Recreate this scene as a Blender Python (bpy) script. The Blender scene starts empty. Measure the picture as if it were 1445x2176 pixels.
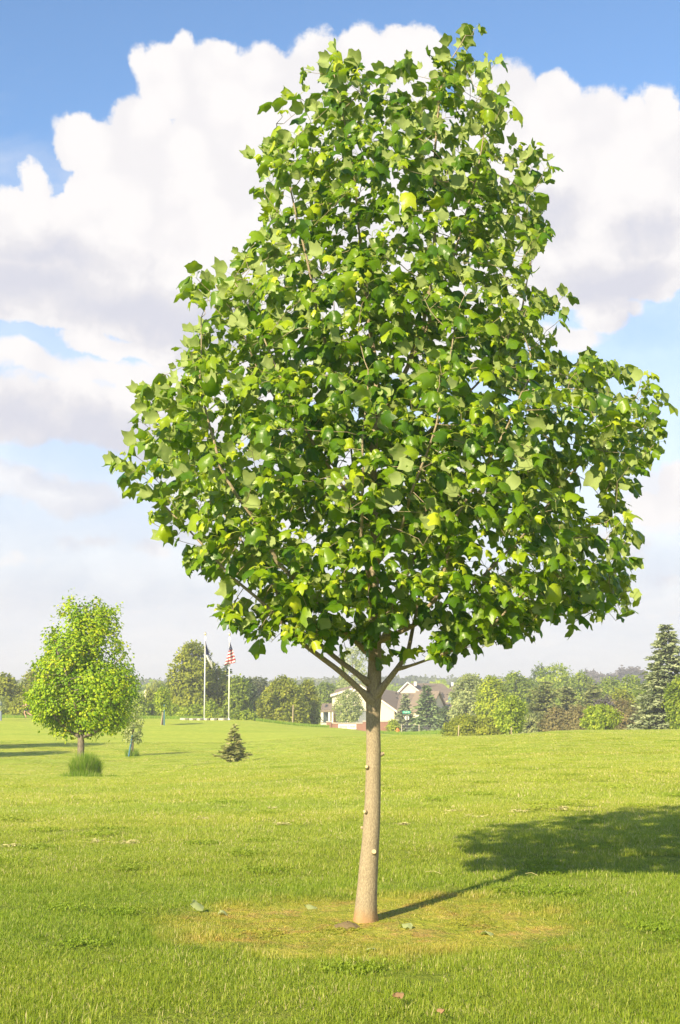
import bpy, math, random
import numpy as np
from mathutils import Vector, Matrix, noise as mnoise
R = math.radians
S = bpy.context.scene
COL = S.collection
rng = np.random.default_rng(7)
random.seed(7)

# ------------------------------------------------------------------ camera
CAMZ, F0, CX, CY, TILT = 1.6, 3000.0, 722.5, 1088.0, math.atan(367/3000.0)
cam = bpy.data.cameras.new('camera'); co = bpy.data.objects.new('camera', cam); COL.objects.link(co)
co.location = (0, 0, CAMZ); co.rotation_euler = (R(90)+TILT, 0, 0)
cam.sensor_fit = 'VERTICAL'; cam.sensor_height = 23.6; cam.lens = F0/2176*23.6
cam.clip_start = .1; cam.clip_end = 6000
S.camera = co

def ray(px, py):
    x, y, z = (px-CX)/F0, -(py-CY)/F0, 1.0
    c, s = math.cos(TILT), math.sin(TILT)
    return (x, c*z - s*y, s*z + c*y)            # world x, y(forward), z(up)
def at(px, py, d):                               # point at forward distance d
    r = ray(px, py); k = d/r[1]
    return Vector((r[0]*k, d, CAMZ + r[2]*k))
def proj(P):                                     # world -> photo pixels (arrays)
    P = np.asarray(P, float); x = P[..., 0]; y = P[..., 1]; z = P[..., 2]-CAMZ
    c, s = math.cos(TILT), math.sin(TILT)
    dz = c*y + s*z; dy = -s*y + c*z
    return CX + F0*x/dz, CY - F0*dy/dz

# ------------------------------------------------------------------ sun
SUN_EL, SUN_AZ = R(29.5), math.atan2(-1.46, -2.30)      # azimuth of the sun, clockwise from +Y
sd = Vector((math.sin(SUN_AZ)*math.cos(SUN_EL), math.cos(SUN_AZ)*math.cos(SUN_EL), math.sin(SUN_EL)))
sl = bpy.data.lights.new('sun', 'SUN'); sl.energy = 5.0; sl.angle = R(.6); sl.color = (1.0, .865, .61)
so = bpy.data.objects.new('sun', sl); COL.objects.link(so); so.location = sd*80
so.rotation_euler = sd.to_track_quat('Z', 'Y').to_euler()
S.view_settings.view_transform = 'Standard'; S.view_settings.look = 'None'
S.view_settings.exposure = 0.95; S.view_settings.gamma = 1.0; S.view_settings.use_curve_mapping = False
S.cycles.max_bounces = 8; S.cycles.diffuse_bounces = 3; S.cycles.glossy_bounces = 2
S.cycles.transmission_bounces = 4; S.cycles.transparent_max_bounces = 8; S.cycles.volume_bounces = 0
S.cycles.sample_clamp_indirect = 6

# ------------------------------------------------------------------ node helpers
class NT:
    def __init__(self, tree):
        self.t = tree; self.n = tree.nodes; self.l = tree.links
    def new(self, typ, **kw):
        nd = self.n.new(typ)
        for k, v in kw.items(): setattr(nd, k, v)
        return nd
    def put(self, sock, v):
        if hasattr(v, 'is_output') or isinstance(v, bpy.types.NodeSocket): self.l.new(v, sock)
        else: sock.default_value = v
    def math(self, op, a, b=None, c=None, clamp=False):
        nd = self.new('ShaderNodeMath', operation=op, use_clamp=clamp)
        self.put(nd.inputs[0], a)
        if b is not None: self.put(nd.inputs[1], b)
        if c is not None: self.put(nd.inputs[2], c)
        return nd.outputs[0]
    def vmath(self, op, a, b=None, scale=None):
        nd = self.new('ShaderNodeVectorMath', operation=op)
        self.put(nd.inputs[0], a)
        if b is not None: self.put(nd.inputs[1], b)
        if scale is not None: self.put(nd.inputs['Scale'], scale)
        return nd.outputs['Value'] if op in ('LENGTH', 'DOT_PRODUCT', 'DISTANCE') else nd.outputs[0]
    def noise(self, vec, scale, detail=3, rough=.5, out=0, dist=0):
        nd = self.new('ShaderNodeTexNoise'); self.put(nd.inputs['Vector'], vec)
        nd.inputs['Scale'].default_value = scale; nd.inputs['Detail'].default_value = detail
        nd.inputs['Roughness'].default_value = rough; nd.inputs['Distortion'].default_value = dist
        return nd.outputs[out]
    def smooth(self, v, a, b, o0=0., o1=1.):
        nd = self.new('ShaderNodeMapRange', interpolation_type='SMOOTHSTEP'); self.put(nd.inputs[0], v)
        for i, q in enumerate((a, b, o0, o1)): nd.inputs[i+1].default_value = q
        return nd.outputs[0]
    def mix(self, f, a, b, blend='MIX'):
        nd = self.new('ShaderNodeMix', data_type='RGBA', blend_type=blend)
        self.put(nd.inputs[0], f)
        for s, v in ((nd.inputs[6], a), (nd.inputs[7], b)):
            if isinstance(v, tuple) and len(v) == 3: v = v+(1,)
            self.put(s, v)
        return nd.outputs[2]
    def ramp(self, f, stops):
        nd = self.new('ShaderNodeValToRGB'); self.put(nd.inputs[0], f)
        e = nd.color_ramp.elements
        while len(e) < len(stops): e.new(.5)
        for q, (p, c) in zip(e, stops): q.position = p; q.color = tuple(c)+(1,)
        return nd.outputs[0]
    def xyz(self, v):
        nd = self.new('ShaderNodeSeparateXYZ'); self.put(nd.inputs[0], v); return nd.outputs
    def comb(self, x, y, z):
        nd = self.new('ShaderNodeCombineXYZ')
        for s, v in zip(nd.inputs, (x, y, z)): self.put(s, v)
        return nd.outputs[0]

def newmat(name):
    m = bpy.data.materials.new(name); m.use_nodes = True; t = NT(m.node_tree); t.n.clear()
    return m, t
def principled(t, col, rough=.8, spec=.3, metal=0, normal=None, **kw):
    p = t.new('ShaderNodeBsdfPrincipled'); t.put(p.inputs['Base Color'], col+(1,) if isinstance(col, tuple) else col)
    t.put(p.inputs['Roughness'], rough); t.put(p.inputs['Specular IOR Level'], spec); t.put(p.inputs['Metallic'], metal)
    if normal: t.put(p.inputs['Normal'], normal)
    return p.outputs[0]
def out(t, sh):
    o = t.new('ShaderNodeOutputMaterial'); t.l.new(sh, o.inputs[0])
def bump(t, h, strength=.5, dist=.02):
    b = t.new('ShaderNodeBump'); b.inputs['Strength'].default_value = strength; b.inputs['Distance'].default_value = dist
    t.put(b.inputs['Height'], h); return b.outputs[0]
def mat_plain(name, c, rough=.7, var=.25, scale=6., bmp=.2, metal=0, spec=.3):
    m, t = newmat(name)
    pos = t.new('ShaderNodeTexCoord').outputs['Object']
    n = t.noise(pos, scale, 4, .6)
    col = t.mix(n, tuple(q*(1-var) for q in c), tuple(min(1, q*(1+var)) for q in c))
    out(t, principled(t, col, rough, spec, metal, bump(t, n, bmp, .01)))
    return m

# ------------------------------------------------------------------ world: Nishita sky with cumulus
W = bpy.data.worlds.new('World'); S.world = W; W.use_nodes = True
t = NT(W.node_tree); t.n.clear()
sky = t.new('ShaderNodeTexSky', sky_type='NISHITA'); sky.sun_disc = False
sky.sun_elevation = SUN_EL; sky.sun_rotation = SUN_AZ % (2*math.pi); sky.altitude = 250
sky.air_density = 1.0; sky.dust_density = .3; sky.ozone_density = 2.2
base = t.vmath('MULTIPLY', sky.outputs[0], (.090, .102, .111))
g = t.new('ShaderNodeTexCoord').outputs['Generated']
g = t.vmath('NORMALIZE', g)
gx, gy, gz_ = t.xyz(g)
az = t.math('ARCTAN2', gx, gy); el = t.math('ARCSINE', gz_)
P0 = t.comb(az, el, 0.)
def warp(P, sc, amp, det=4, seed=0.):
    n = t.noise(t.vmath('ADD', P, (seed, seed*.7, seed*.3)), sc, det, .6, out=1)
    return t.vmath('ADD', P, t.vmath('SCALE', t.vmath('SUBTRACT', n, (.5, .5, .5)), scale=amp))
PW = warp(P0, 13, .042, 8)
PS = warp(P0, 7, .09, 5, 3.1)
def azel(px, py):
    r = ray(px, py); return math.atan2(r[0], r[1]), math.atan2(r[2], math.hypot(r[0], r[1]))
def blobs(P, lst):
    acc = None
    for (px, py, rx, ry) in lst:
        a, e = azel(px, py)
        v = t.vmath('SUBTRACT', P, (a, e, 0.)); v = t.vmath('MULTIPLY', v, (F0/rx, F0/ry, 0.))
        d = t.math('SUBTRACT', 1., t.vmath('LENGTH', v))
        d = t.math('MULTIPLY', d, min(rx, ry)/100.)
        acc = d if acc is None else t.math('MAXIMUM', acc, d)
    return acc
heaps = [(350,170,80,85),(390,130,50,55),(300,150,35,60),(470,180,110,85),(560,170,90,80),(665,150,85,95),(760,160,110,100),(860,170,120,105),
 (160,305,62,62),(230,360,90,90),(290,300,80,100),(70,400,45,75),(60,470,110,80),(120,520,200,120),(330,420,210,180),(600,420,330,280),(330,560,260,140),
 (1080,240,120,110),(1180,240,95,95),(1270,265,75,95),(1395,255,55,70),(1330,330,120,110),(1445,370,120,130),(1100,430,300,230),(1400,500,200,130),(1230,500,200,160),
 (60,640,200,70),(300,650,170,75),(230,715,170,40),(380,730,120,60)]
heaps2 = [(70,770,130,48),(220,775,130,45),(330,800,150,60),(120,860,260,90),(360,900,200,110),(1270,660,90,62),(1330,640,60,40),(1200,720,110,50),
 (1430,1040,75,62),(1380,1080,100,55),(600,700,300,180),(900,600,300,200)]
low = [(140,1050,190,60),(60,1180,120,28),(230,1150,110,32),(330,1160,60,30),(100,1340,160,18),(330,1290,120,16),(1400,1050,90,75),(1330,1130,110,45),(1420,1200,60,30),(1380,1300,120,22),(700,1050,400,160),(40,880,100,50),(230,860,150,60)]
n1 = t.noise(P0, 34, 9, .68)
vor = t.new('ShaderNodeTexVoronoi', feature='SMOOTH_F1'); t.put(vor.inputs['Vector'], PW); vor.inputs['Scale'].default_value = 38
vor.inputs['Smoothness'].default_value = .4
bil = t.math('SUBTRACT', .45, vor.outputs['Distance'])
d1 = blobs(PW, heaps)
rag = t.math('ADD', t.math('MULTIPLY', t.math('SUBTRACT', n1, .5), .45), t.math('MULTIPLY', bil, .22))
a1 = t.smooth(t.math('ADD', d1, rag), 0.0, .16)
d2 = blobs(PW, heaps2)
a2 = t.smooth(t.math('ADD', d2, rag), -.02, .26)
d3 = blobs(PS, low)
a3 = t.math('MULTIPLY', t.smooth(t.math('ADD', d3, t.math('MULTIPLY', t.math('SUBTRACT', n1, .5), .7)), -.12, .32), .85)
# clouds all round, away from the view
n3 = t.noise(t.vmath('MULTIPLY', PW, (1., 1.8, 1.)), 4.5, 6, .6)
far = t.smooth(t.math('ABSOLUTE', az), .30, .45)
hi = t.smooth(el, .62, .5)
a4 = t.math('MULTIPLY', t.math('MULTIPLY', t.smooth(n3, .50, .60), far), hi)
alpha = t.math('MAXIMUM', t.math('MAXIMUM', a1, a2), t.math('MAXIMUM', a3, a4))
# thick cloud is grey-lavender in its own low and inner parts
shade = blobs(PS, [(60,635,280,62),(260,665,240,60),(120,560,150,36),(430,690,150,60),(60,930,200,50),(250,960,270,62),(60,560,120,30),(60,1120,220,30),(330,1100,190,34),(120,1250,260,26),(1380,1180,150,26),(60,1020,140,16),(1330,590,110,34),(1400,470,60,35),(1230,440,60,30),(1400,690,80,30)])
n4 = t.noise(PW, 16, 5, .62)
sh = t.math('ADD', t.smooth(t.math('ADD', shade, t.math('MULTIPLY', t.math('SUBTRACT', n4, .5), 1.5)), -.38, .5),
            t.math('MULTIPLY', t.smooth(t.math('ADD', t.math('MULTIPLY', bil, -1.), t.math('SUBTRACT', n4, .5)), -.05, .4), .22), clamp=True)
cc = t.ramp(sh, [(0, (.525,.510,.508)), (.45, (.440,.432,.452)), (1., (.380,.382,.428))])
# milky air low over the horizon
hz = t.smooth(el, .26, .03)
n5 = t.noise(t.vmath('MULTIPLY', PS, (1., 3.2, 1.)), 8, 7, .6)
cl_low = t.ramp(n5, [(.35, (.375,.388,.442)), (.62, (.465,.455,.475))])
skyc = t.mix(t.math('MULTIPLY', hz, .93), base, cl_low)
fade = t.math('SUBTRACT', 1., t.math('MULTIPLY', t.smooth(el, .06, .01), .7))
veil = t.math('MULTIPLY', t.smooth(t.math('ADD', el, t.math('MULTIPLY', t.math('SUBTRACT', n5, .5), .16)), .40, .30), .40)
alpha = t.math('MAXIMUM', alpha, veil)
final = t.mix(t.math('MULTIPLY', alpha, fade), skyc, cc)
bg = t.new('ShaderNodeBackground'); t.put(bg.inputs[0], final); bg.inputs[1].default_value = 1.0
wo = t.new('ShaderNodeOutputWorld'); t.l.new(bg.outputs[0], wo.inputs[0])
W.cycles.sampling_method = 'MANUAL'; W.cycles.sample_map_resolution = 512
S.cycles.use_adaptive_sampling = True; S.cycles.adaptive_threshold = .015

# ------------------------------------------------------------------ object helpers
def tag(o, label=None, cat=None, group=None, kind=None):
    if label: o['label'] = label
    if cat: o['category'] = cat
    if group: o['group'] = group
    if kind: o['kind'] = kind
    return o
def empty(name, loc, rz=0):
    o = bpy.data.objects.new(name, None); o.location = loc; o.rotation_euler = (0, 0, rz); o.empty_display_size = .2
    COL.objects.link(o); return o
def mesh_np(name, V, Fs, mats, midx=None, attrs=None, parent=None, smooth=False, link=True):
    """V (n,3); Fs list of int arrays (m,k)."""
    me = bpy.data.meshes.new(name)
    V = np.asarray(V, np.float32); Fs = [np.asarray(f, np.int32) for f in Fs if len(f)]
    nl = sum(f.size for f in Fs); nf = sum(len(f) for f in Fs)
    me.vertices.add(len(V)); me.vertices.foreach_set('co', V.ravel())
    me.loops.add(nl); me.loops.foreach_set('vertex_index', np.concatenate([f.ravel() for f in Fs]))
    me.polygons.add(nf)
    tot = np.concatenate([np.full(len(f), f.shape[1], np.int32) for f in Fs])
    me.polygons.foreach_set('loop_start', np.concatenate([[0], np.cumsum(tot)[:-1]]).astype(np.int32))
    me.polygons.foreach_set('loop_total', tot)
    if midx is not None:
        me.polygons.foreach_set('material_index', np.concatenate([np.full(len(f), i, np.int32) for f, i in zip(Fs, midx)]))
    me.polygons.foreach_set('use_smooth', np.full(nf, smooth, bool))
    for k, a in (attrs or {}).items():
        at_ = me.attributes.new(k, 'FLOAT', 'POINT'); at_.data.foreach_set('value', np.asarray(a, np.float32))
    me.update(calc_edges=True); me.validate()
    for m in (mats if isinstance(mats, (list, tuple)) else [mats]): me.materials.append(m)
    o = bpy.data.objects.new(name, me)
    if link: COL.objects.link(o)
    if parent: o.parent = parent
    return o
class MB:                                        # collects simple shapes into one mesh
    def __init__(s): s.V = []; s.F = []
    def add(s, V, F):
        n = len(s.V); s.V += [tuple(v) for v in V]; s.F += [tuple(i+n for i in f) for f in F]; return s
    def box(s, x0, x1, y0, y1, z0, z1):
        V = [(x, y, z) for z in (z0, z1) for (x, y) in ((x0, y0), (x1, y0), (x1, y1), (x0, y1))]
        return s.add(V, [(3,2,1,0),(4,5,6,7),(0,1,5,4),(1,2,6,5),(2,3,7,6),(3,0,4,7)])
    def prism(s, poly, y0, y1):                  # polygon of (x,z), anticlockwise seen from -y
        n = len(poly); V = [(x, y0, z) for x, z in poly]+[(x, y1, z) for x, z in poly]
        F = [tuple(range(n)), tuple(range(2*n-1, n-1, -1))]+[((i+1) % n, i, i+n, (i+1) % n+n) for i in range(n)]
        return s.add(V, F)
    def tube(s, pts, rs, k=8, cap=True):
        pts = [Vector(p) for p in pts]; n = len(pts)
        if not hasattr(rs, '__len__'): rs = [rs]*n
        V = []; up = None
        for i, p in enumerate(pts):
            d = (pts[min(i+1, n-1)]-pts[max(i-1, 0)]).normalized()
            if up is None: up = d.orthogonal().normalized()
            up = (up-d*up.dot(d)).normalized(); b = d.cross(up)
            for j in range(k):
                a = 2*math.pi*j/k; V.append(p+(up*math.cos(a)+b*math.sin(a))*rs[i])
        F = [(i*k+j, i*k+(j+1) % k, (i+1)*k+(j+1) % k, (i+1)*k+j) for i in range(n-1) for j in range(k)]
        if cap: F += [tuple(range(k-1, -1, -1)), tuple((n-1)*k+j for j in range(k))]
        return s.add(V, F)
    def build(s, name, m, parent=None, smooth=False, org=(0, 0, 0)):
        me = bpy.data.meshes.new(name)
        me.from_pydata([tuple(Vector(v)-Vector(org)) for v in s.V], [], s.F); me.update()
        if smooth: me.polygons.foreach_set('use_smooth', [True]*len(me.polygons))
        for q in (m if isinstance(m, (list, tuple)) else [m]): me.materials.append(q)
        o = bpy.data.objects.new(name, me); COL.objects.link(o)
        if parent: o.parent = parent
        elif any(org): o.location = org
        return o

# ------------------------------------------------------------------ terrain
TD = [0, 10, 20, 30, 40, 46, 55, 65, 80, 100, 120, 135, 150, 175, 220, 300, 450, 700, 1500, 3000]
TT = {
 -300: [0, 0,-.15,-.50,-1.00,-1.35,-1.7,-1.9,-2.0,-1.9,-1.6,-1.50,-2.0,-2.6,-3.5,-5,-6,-6,-9,-14],
  100: [0, 0,-.13,-.47,-1.00,-1.42,-1.93,-2.25,-2.2,-2.0,-1.6,-1.55,-2.0,-2.8,-3.8,-5,-6,-6,-9,-14],
  250: [0, 0,-.12,-.43,-.99,-1.40,-1.93,-2.30,-2.4,-2.1,-1.6,-1.55,-2.1,-3.0,-4.0,-5,-6,-6,-9,-14],
  490: [0, 0,-.10,-.30,-.64,-.93,-1.46,-1.98,-2.3,-2.1,-1.75,-1.70,-2.2,-3.1,-4.2,-5,-6,-6,-9,-14],
  700: [0, 0,-.06,-.22,-.50,-.72,-1.0,-1.3,-1.6,-1.85,-2.15,-2.42,-3.0,-3.9,-4.6,-5.2,-6,-6,-9,-14],
  850: [0, 0,-.03,-.15,-.38,-.52,-.75,-.98,-1.4,-1.9,-2.6,-3.1,-3.6,-4.3,-4.9,-5.4,-6,-6,-9,-14],
 1000: [0, 0, .0,-.10,-.28,-.40,-.60,-.85,-1.3,-2.1,-2.9,-3.2,-3.35,-4.1,-5.0,-5.5,-6,-6,-9,-14],
 1250: [0, 0, .03,-.05,-.18,-.28,-.42,-.65,-1.0,-1.6,-2.5,-3.0,-3.15,-4.0,-5.0,-5.5,-6,-6,-9,-14],
 1750: [0, 0, .05, .0,-.10,-.18,-.32,-.55,-.9,-1.6,-2.5,-3.0,-3.15,-4.0,-5.0,-5.5,-6,-6,-9,-14]}
_tk = np.array(sorted(TT)); _tt = np.array([TT[k] for k in _tk], float); _td = np.array(TD, float)
def _pch(xk, M, x):                              # cubic Hermite (Catmull) along the last axis, vectorised
    i = np.clip(np.searchsorted(xk, x, 'right')-1, 0, len(xk)-2); h = xk[i+1]-xk[i]; s = np.clip((x-xk[i])/h, 0, 1)
    return i, s, h
def gz(x, y):
    x = np.asarray(x, float); y = np.asarray(y, float); sh_ = np.broadcast(x, y).shape
    x = np.broadcast_to(x, sh_).ravel(); y = np.broadcast_to(y, sh_).ravel()
    d = np.clip(y, 0, 2999); px = np.clip(CX+F0*x/np.maximum(d, 9), _tk[0], _tk[-1]-1e-3)
    sl_ = np.gradient(_tt, _td, axis=1)
    i, s, h = _pch(_td, None, d); j, u, _ = _pch(_tk.astype(float), None, px); u = u*u*(3-2*u)
    def col(j):
        a, b = _tt[j, i], _tt[j, i+1]; ma, mb = sl_[j, i]*h, sl_[j, i+1]*h
        return a*(2*s**3-3*s**2+1)+ma*(s**3-2*s**2+s)+b*(-2*s**3+3*s**2)+mb*(s**3-s**2)
    z = col(j)*(1-u)+col(j+1)*u
    z += (.012*np.sin(x*1.3+.5*y)+.010*np.sin(y*1.9-x*.7)+.02*np.sin(y*.45+x*.3))*np.clip((y-3)/6, 0, 1)
    ex = np.hypot((x-.20)/1.55, (y-9.95)/1.30); z -= .012*np.clip(1.15-ex, 0, .3)/.3   # the bare patch lies a little lower
    return z.reshape(sh_) if sh_ else float(z[0])
def ground(px, d, dz=0):
    x = (px-CX)/F0*d/1.0; x = at(px, 1500, d).x; return Vector((x, d, gz(x, d)+dz))

# lawn colour shared by the sheet and the blades
def lawn_color(t, tint):
    pos = t.new('ShaderNodeNewGeometry').outputs['Position']
    x, y, z = t.xyz(pos)
    flat = t.comb(x, y, 0.)
    ex = t.vmath('LENGTH', t.vmath('MULTIPLY', t.vmath('SUBTRACT', flat, (.22, 10.0, 0.)), (1/1.62, 1/1.38, 0.)))
    nz = t.noise(flat, 2.2, 4, .6); nz2 = t.noise(flat, 9., 3, .6)
    e = t.math('ADD', ex, t.math('MULTIPLY', t.math('SUBTRACT', nz, .5), 1.1))
    patch = t.smooth(e, 1.15, .62)
    green = t.ramp(tint, [(0, (.120,.210,.009)), (.45, (.230,.340,.020)), (.8, (.350,.435,.045)), (1., (.58,.54,.25))])
    big = t.noise(t.vmath('MULTIPLY', flat, (.35, 1., 0.)), .22, 5, .6)
    bands = t.noise(t.vmath('MULTIPLY', t.vmath('ADD', flat, t.vmath('SCALE', t.noise(flat, .03, 2, .5, out=1), scale=14.)), (.06, 1., 0.)), .30, 2, .5)
    k = t.math('ADD', t.math('MULTIPLY', t.smooth(big, .3, .7), .5), t.math('MULTIPLY', t.smooth(bands, .38, .62), .5))
    green = t.mix(k, green, t.mix(1., green, (1.28, 1.10, 1.35), 'MULTIPLY'))
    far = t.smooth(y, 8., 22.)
    green = t.mix(far, green, t.mix(1., green, (1.60, 1.38, 2.3), 'MULTIPLY'))  # brightness rising with distance is painted in, for the far grass's sun backscatter
    yel = t.ramp(tint, [(0, (.27,.31,.02)), (.5, (.50,.45,.07)), (.85, (.70,.58,.17)), (1., (.76,.64,.30))])
    yg = t.smooth(t.math('ADD', t.math('MULTIPLY', nz2, .5), t.math('MULTIPLY', t.noise(t.vmath('ADD', flat, (7., 3., 0.)), 3.3, 4, .65), .5)), .42, .56)
    tan = t.smooth(t.noise(t.vmath('ADD', flat, (2., 9., 0.)), 2.6, 5, .7), .47, .60)
    yel = t.mix(t.math('MULTIPLY', tan, .8), yel, t.ramp(tint, [(0, (.34,.22,.06)), (.6, (.62,.42,.14)), (1., (.74,.58,.28))]))
    yel = t.mix(t.math('MULTIPLY', yg, .42), yel, green)
    return t.mix(patch, green, yel), pos, patch
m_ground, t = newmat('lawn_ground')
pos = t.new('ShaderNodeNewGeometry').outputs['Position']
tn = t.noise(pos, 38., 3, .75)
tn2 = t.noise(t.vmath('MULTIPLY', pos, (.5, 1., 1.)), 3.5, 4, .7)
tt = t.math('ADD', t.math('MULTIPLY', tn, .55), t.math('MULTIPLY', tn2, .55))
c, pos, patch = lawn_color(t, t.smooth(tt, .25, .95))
px_, py_, pz_ = t.xyz(pos)
near = t.smooth(py_, 45., 20.)
thatch = t.ramp(tn2, [(.3, (.09,.12,.012)), (.7, (.17,.17,.04))])
c = t.mix(t.math('MULTIPLY', t.math('MULTIPLY', near, .55), t.math('SUBTRACT', 1., t.math('MULTIPLY', patch, .85))), c, thatch)
h = t.noise(t.vmath('MULTIPLY', pos, (1., .55, 1.)), 11., 5, .75)
out(t, principled(t, c, .95, .08, 0, bump(t, h, .75, .10)))
ys = np.concatenate([np.linspace(-40, 5, 16), np.arange(5.5, 30, .5), 30*1.032**np.arange(0, 148)])
ss = np.linspace(-1, 1, 181); ss = np.sign(ss)*np.abs(ss)**1.25
YY, SS = np.meshgrid(ys, ss, indexing='ij')
XX = SS*(26+.95*np.maximum(YY, 0))
ZZ = gz(XX, YY)
nr, nc = YY.shape
idx = np.arange(nr*nc).reshape(nr, nc)
Fq = np.stack([idx[:-1, :-1], idx[:-1, 1:], idx[1:, 1:], idx[1:, :-1]], -1).reshape(-1, 4)
g_o = mesh_np('ground', np.stack([XX, YY, ZZ], -1).reshape(-1, 3), [Fq], m_ground, smooth=True)
tag(g_o, kind='structure')

# ------------------------------------------------------------------ grass blades (one stuff object over the lawn)
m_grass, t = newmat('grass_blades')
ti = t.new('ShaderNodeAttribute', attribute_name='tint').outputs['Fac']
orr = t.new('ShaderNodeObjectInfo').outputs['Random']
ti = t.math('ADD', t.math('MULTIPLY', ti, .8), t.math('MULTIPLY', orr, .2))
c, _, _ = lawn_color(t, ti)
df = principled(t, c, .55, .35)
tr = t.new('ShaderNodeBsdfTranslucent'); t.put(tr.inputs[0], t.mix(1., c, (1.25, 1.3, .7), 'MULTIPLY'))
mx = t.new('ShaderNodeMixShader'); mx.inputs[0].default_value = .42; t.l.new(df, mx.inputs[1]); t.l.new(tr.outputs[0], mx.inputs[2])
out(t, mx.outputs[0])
def blades_mesh(name, n, rad, hmin, hmax, w, seed, mat, lean=.5, droop=1., dome=0.):
    r = np.random.default_rng(seed)
    a = r.uniform(0, 2*np.pi, n); q = np.sqrt(r.uniform(0, 1, n))*rad
    bx, by = q*np.cos(a), q*np.sin(a); hh = r.uniform(hmin, hmax, n)*(1-dome*(q/rad)**2); ww = w*r.uniform(.6, 1.3, n)
    la = r.uniform(0, 2*np.pi, n) if not dome else a+r.normal(0, .8, n); ll = hh*np.abs(r.normal(0, lean, n))
    fa = la+r.uniform(.9, 2.2, n); dx, dy = np.cos(fa), np.sin(fa)
    V = np.zeros((n, 5, 3))
    for k, (tt_, wf) in enumerate(((0, 1), (0, -1), (.55, .8), (.55, -.8), (1, 0))):
        lx = ll*tt_**1.8
        V[:, k, 0] = bx+np.cos(la)*lx+dx*ww*wf*.5; V[:, k, 1] = by+np.sin(la)*lx+dy*ww*wf*.5
        V[:, k, 2] = hh*tt_*(1-.25*droop*tt_*np.clip(ll/hh, 0, 1))
    b = np.arange(n)[:, None]*5
    tint = np.clip(r.normal(.42, .2, n), 0, .9); tint[r.uniform(size=n) < .11] = 1.0
    return mesh_np(name, V.reshape(-1, 3), [b+np.array([0, 1, 3, 2]), b+np.array([2, 3, 4])], mat,
                   attrs={'tint': np.repeat(tint, 5)}, link=False)
gcol = bpy.data.collections.new('grass_tufts')
for k in range(7):
    lean = (.35, .55, .8, .45, .6, .9, .5)[k]
    gcol.objects.link(blades_mesh('grass_tuft', 300, .20, .02, (.040, .046, .035, .060, .038, .042, .050)[k], .0038, 50+k, m_grass, lean*1.8))
r = np.random.default_rng(8); n = 150; cq = r.normal(0, .09, (n, 2)); cs_ = r.uniform(.006, .013, n); V = np.zeros((n, 3, 4, 3))
for l_ in range(3):
    for j in range(4):
        a = l_*2.094+r.uniform(0, 6.28)*0+(-.5, .0, .5, 0)[j]*1.3; q = (1, 1.5, 1, 0)[j]*cs_
        V[:, l_, j, 0] = cq[:, 0]+np.cos(a)*q; V[:, l_, j, 1] = cq[:, 1]+np.sin(a)*q; V[:, l_, j, 2] = r.uniform(.02, .05, n)+(0, .004, 0, 0)[j]
gcol.objects.link(mesh_np('grass_tuft', V.reshape(-1, 3), [np.arange(n*12).reshape(-1, 4)], m_grass, attrs={'tint': np.repeat(np.clip(r.normal(.30, .12, n), 0, .6), 12)}, link=False))
def ring(d0, d1, dens, sc):
    hw = .262
    n = int(dens*(d1*d1-d0*d0)*hw*1.12)
    d = np.sqrt(rng.uniform(d0*d0, d1*d1, n)); x = rng.uniform(-1, 1, n)*(d*hw+.3)
    return x, d, np.full(n, sc)
parts_ = [ring(6.2, 12, 34, 1.0), ring(12, 20, 26, 1.1), ring(20, 34, 15, 1.45), ring(34, 60, 6, 2.0), ring(60, 95, 2.2, 2.8)]
gx_ = np.concatenate([p[0] for p in parts_]); gy_ = np.concatenate([p[1] for p in parts_]); gs_ = np.concatenate([p[2] for p in parts_])
hv = np.array([mnoise.noise((a*.9, b*.9, 3.)) for a, b in zip(gx_, gy_)])
hv2 = np.array([mnoise.noise((a*3.1, b*3.1, 9.)) for a, b in zip(gx_, gy_)])
gh = 1.0+.45*hv+.35*hv2
ex = np.hypot((gx_-.22)/1.62, (gy_-10.0)/1.38)+.35*hv
inp = ex < .92
gh = np.where(inp, gh*np.clip(.30+.25*(ex), .28, .6), gh)
gh *= np.where(gy_ > 34, .62, 1.)
keep = (~inp) | (rng.uniform(size=len(gx_)) < .85)
keep &= np.hypot(gx_-.184, gy_-10.14) > .09
gx_, gy_, gs_, gh = gx_[keep], gy_[keep], gs_[keep], gh[keep]
GP = np.stack([gx_, gy_, gz(gx_, gy_)-.004], -1)
me = bpy.data.meshes.new('grass'); me.vertices.add(len(GP)); me.vertices.foreach_set('co', GP.astype(np.float32).ravel())
for nm, arr in (('sc', gs_), ('hh', gh*np.sqrt(gs_)), ('rz', rng.uniform(0, 6.283, len(GP))), ('pk', np.where((hv2[keep]+hv[keep]*.8 < -.26) & (rng.uniform(size=len(GP)) < .07), 7, rng.integers(0, 7, len(GP))))):
    a_ = me.attributes.new(nm, 'FLOAT', 'POINT'); a_.data.foreach_set('value', np.asarray(arr, np.float32))
grass = bpy.data.objects.new('grass', me); COL.objects.link(grass); me.materials.append(m_grass)
tag(grass, 'short mown green lawn grass with a yellowed patch round the tree', 'grass', kind='stuff')
ng = bpy.data.node_groups.new('grass_scatter', 'GeometryNodeTree')
ng.interface.new_socket('Geometry', in_out='INPUT', socket_type='NodeSocketGeometry'); ng.interface.new_socket('Geometry', in_out='OUTPUT', socket_type='NodeSocketGeometry')
gi = ng.nodes.new('NodeGroupInput'); go = ng.nodes.new('NodeGroupOutput')
ci = ng.nodes.new('GeometryNodeCollectionInfo'); ci.inputs[0].default_value = gcol; ci.inputs['Separate Children'].default_value = True; ci.inputs['Reset Children'].default_value = True
ip = ng.nodes.new('GeometryNodeInstanceOnPoints'); ip.inputs['Pick Instance'].default_value = True
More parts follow.
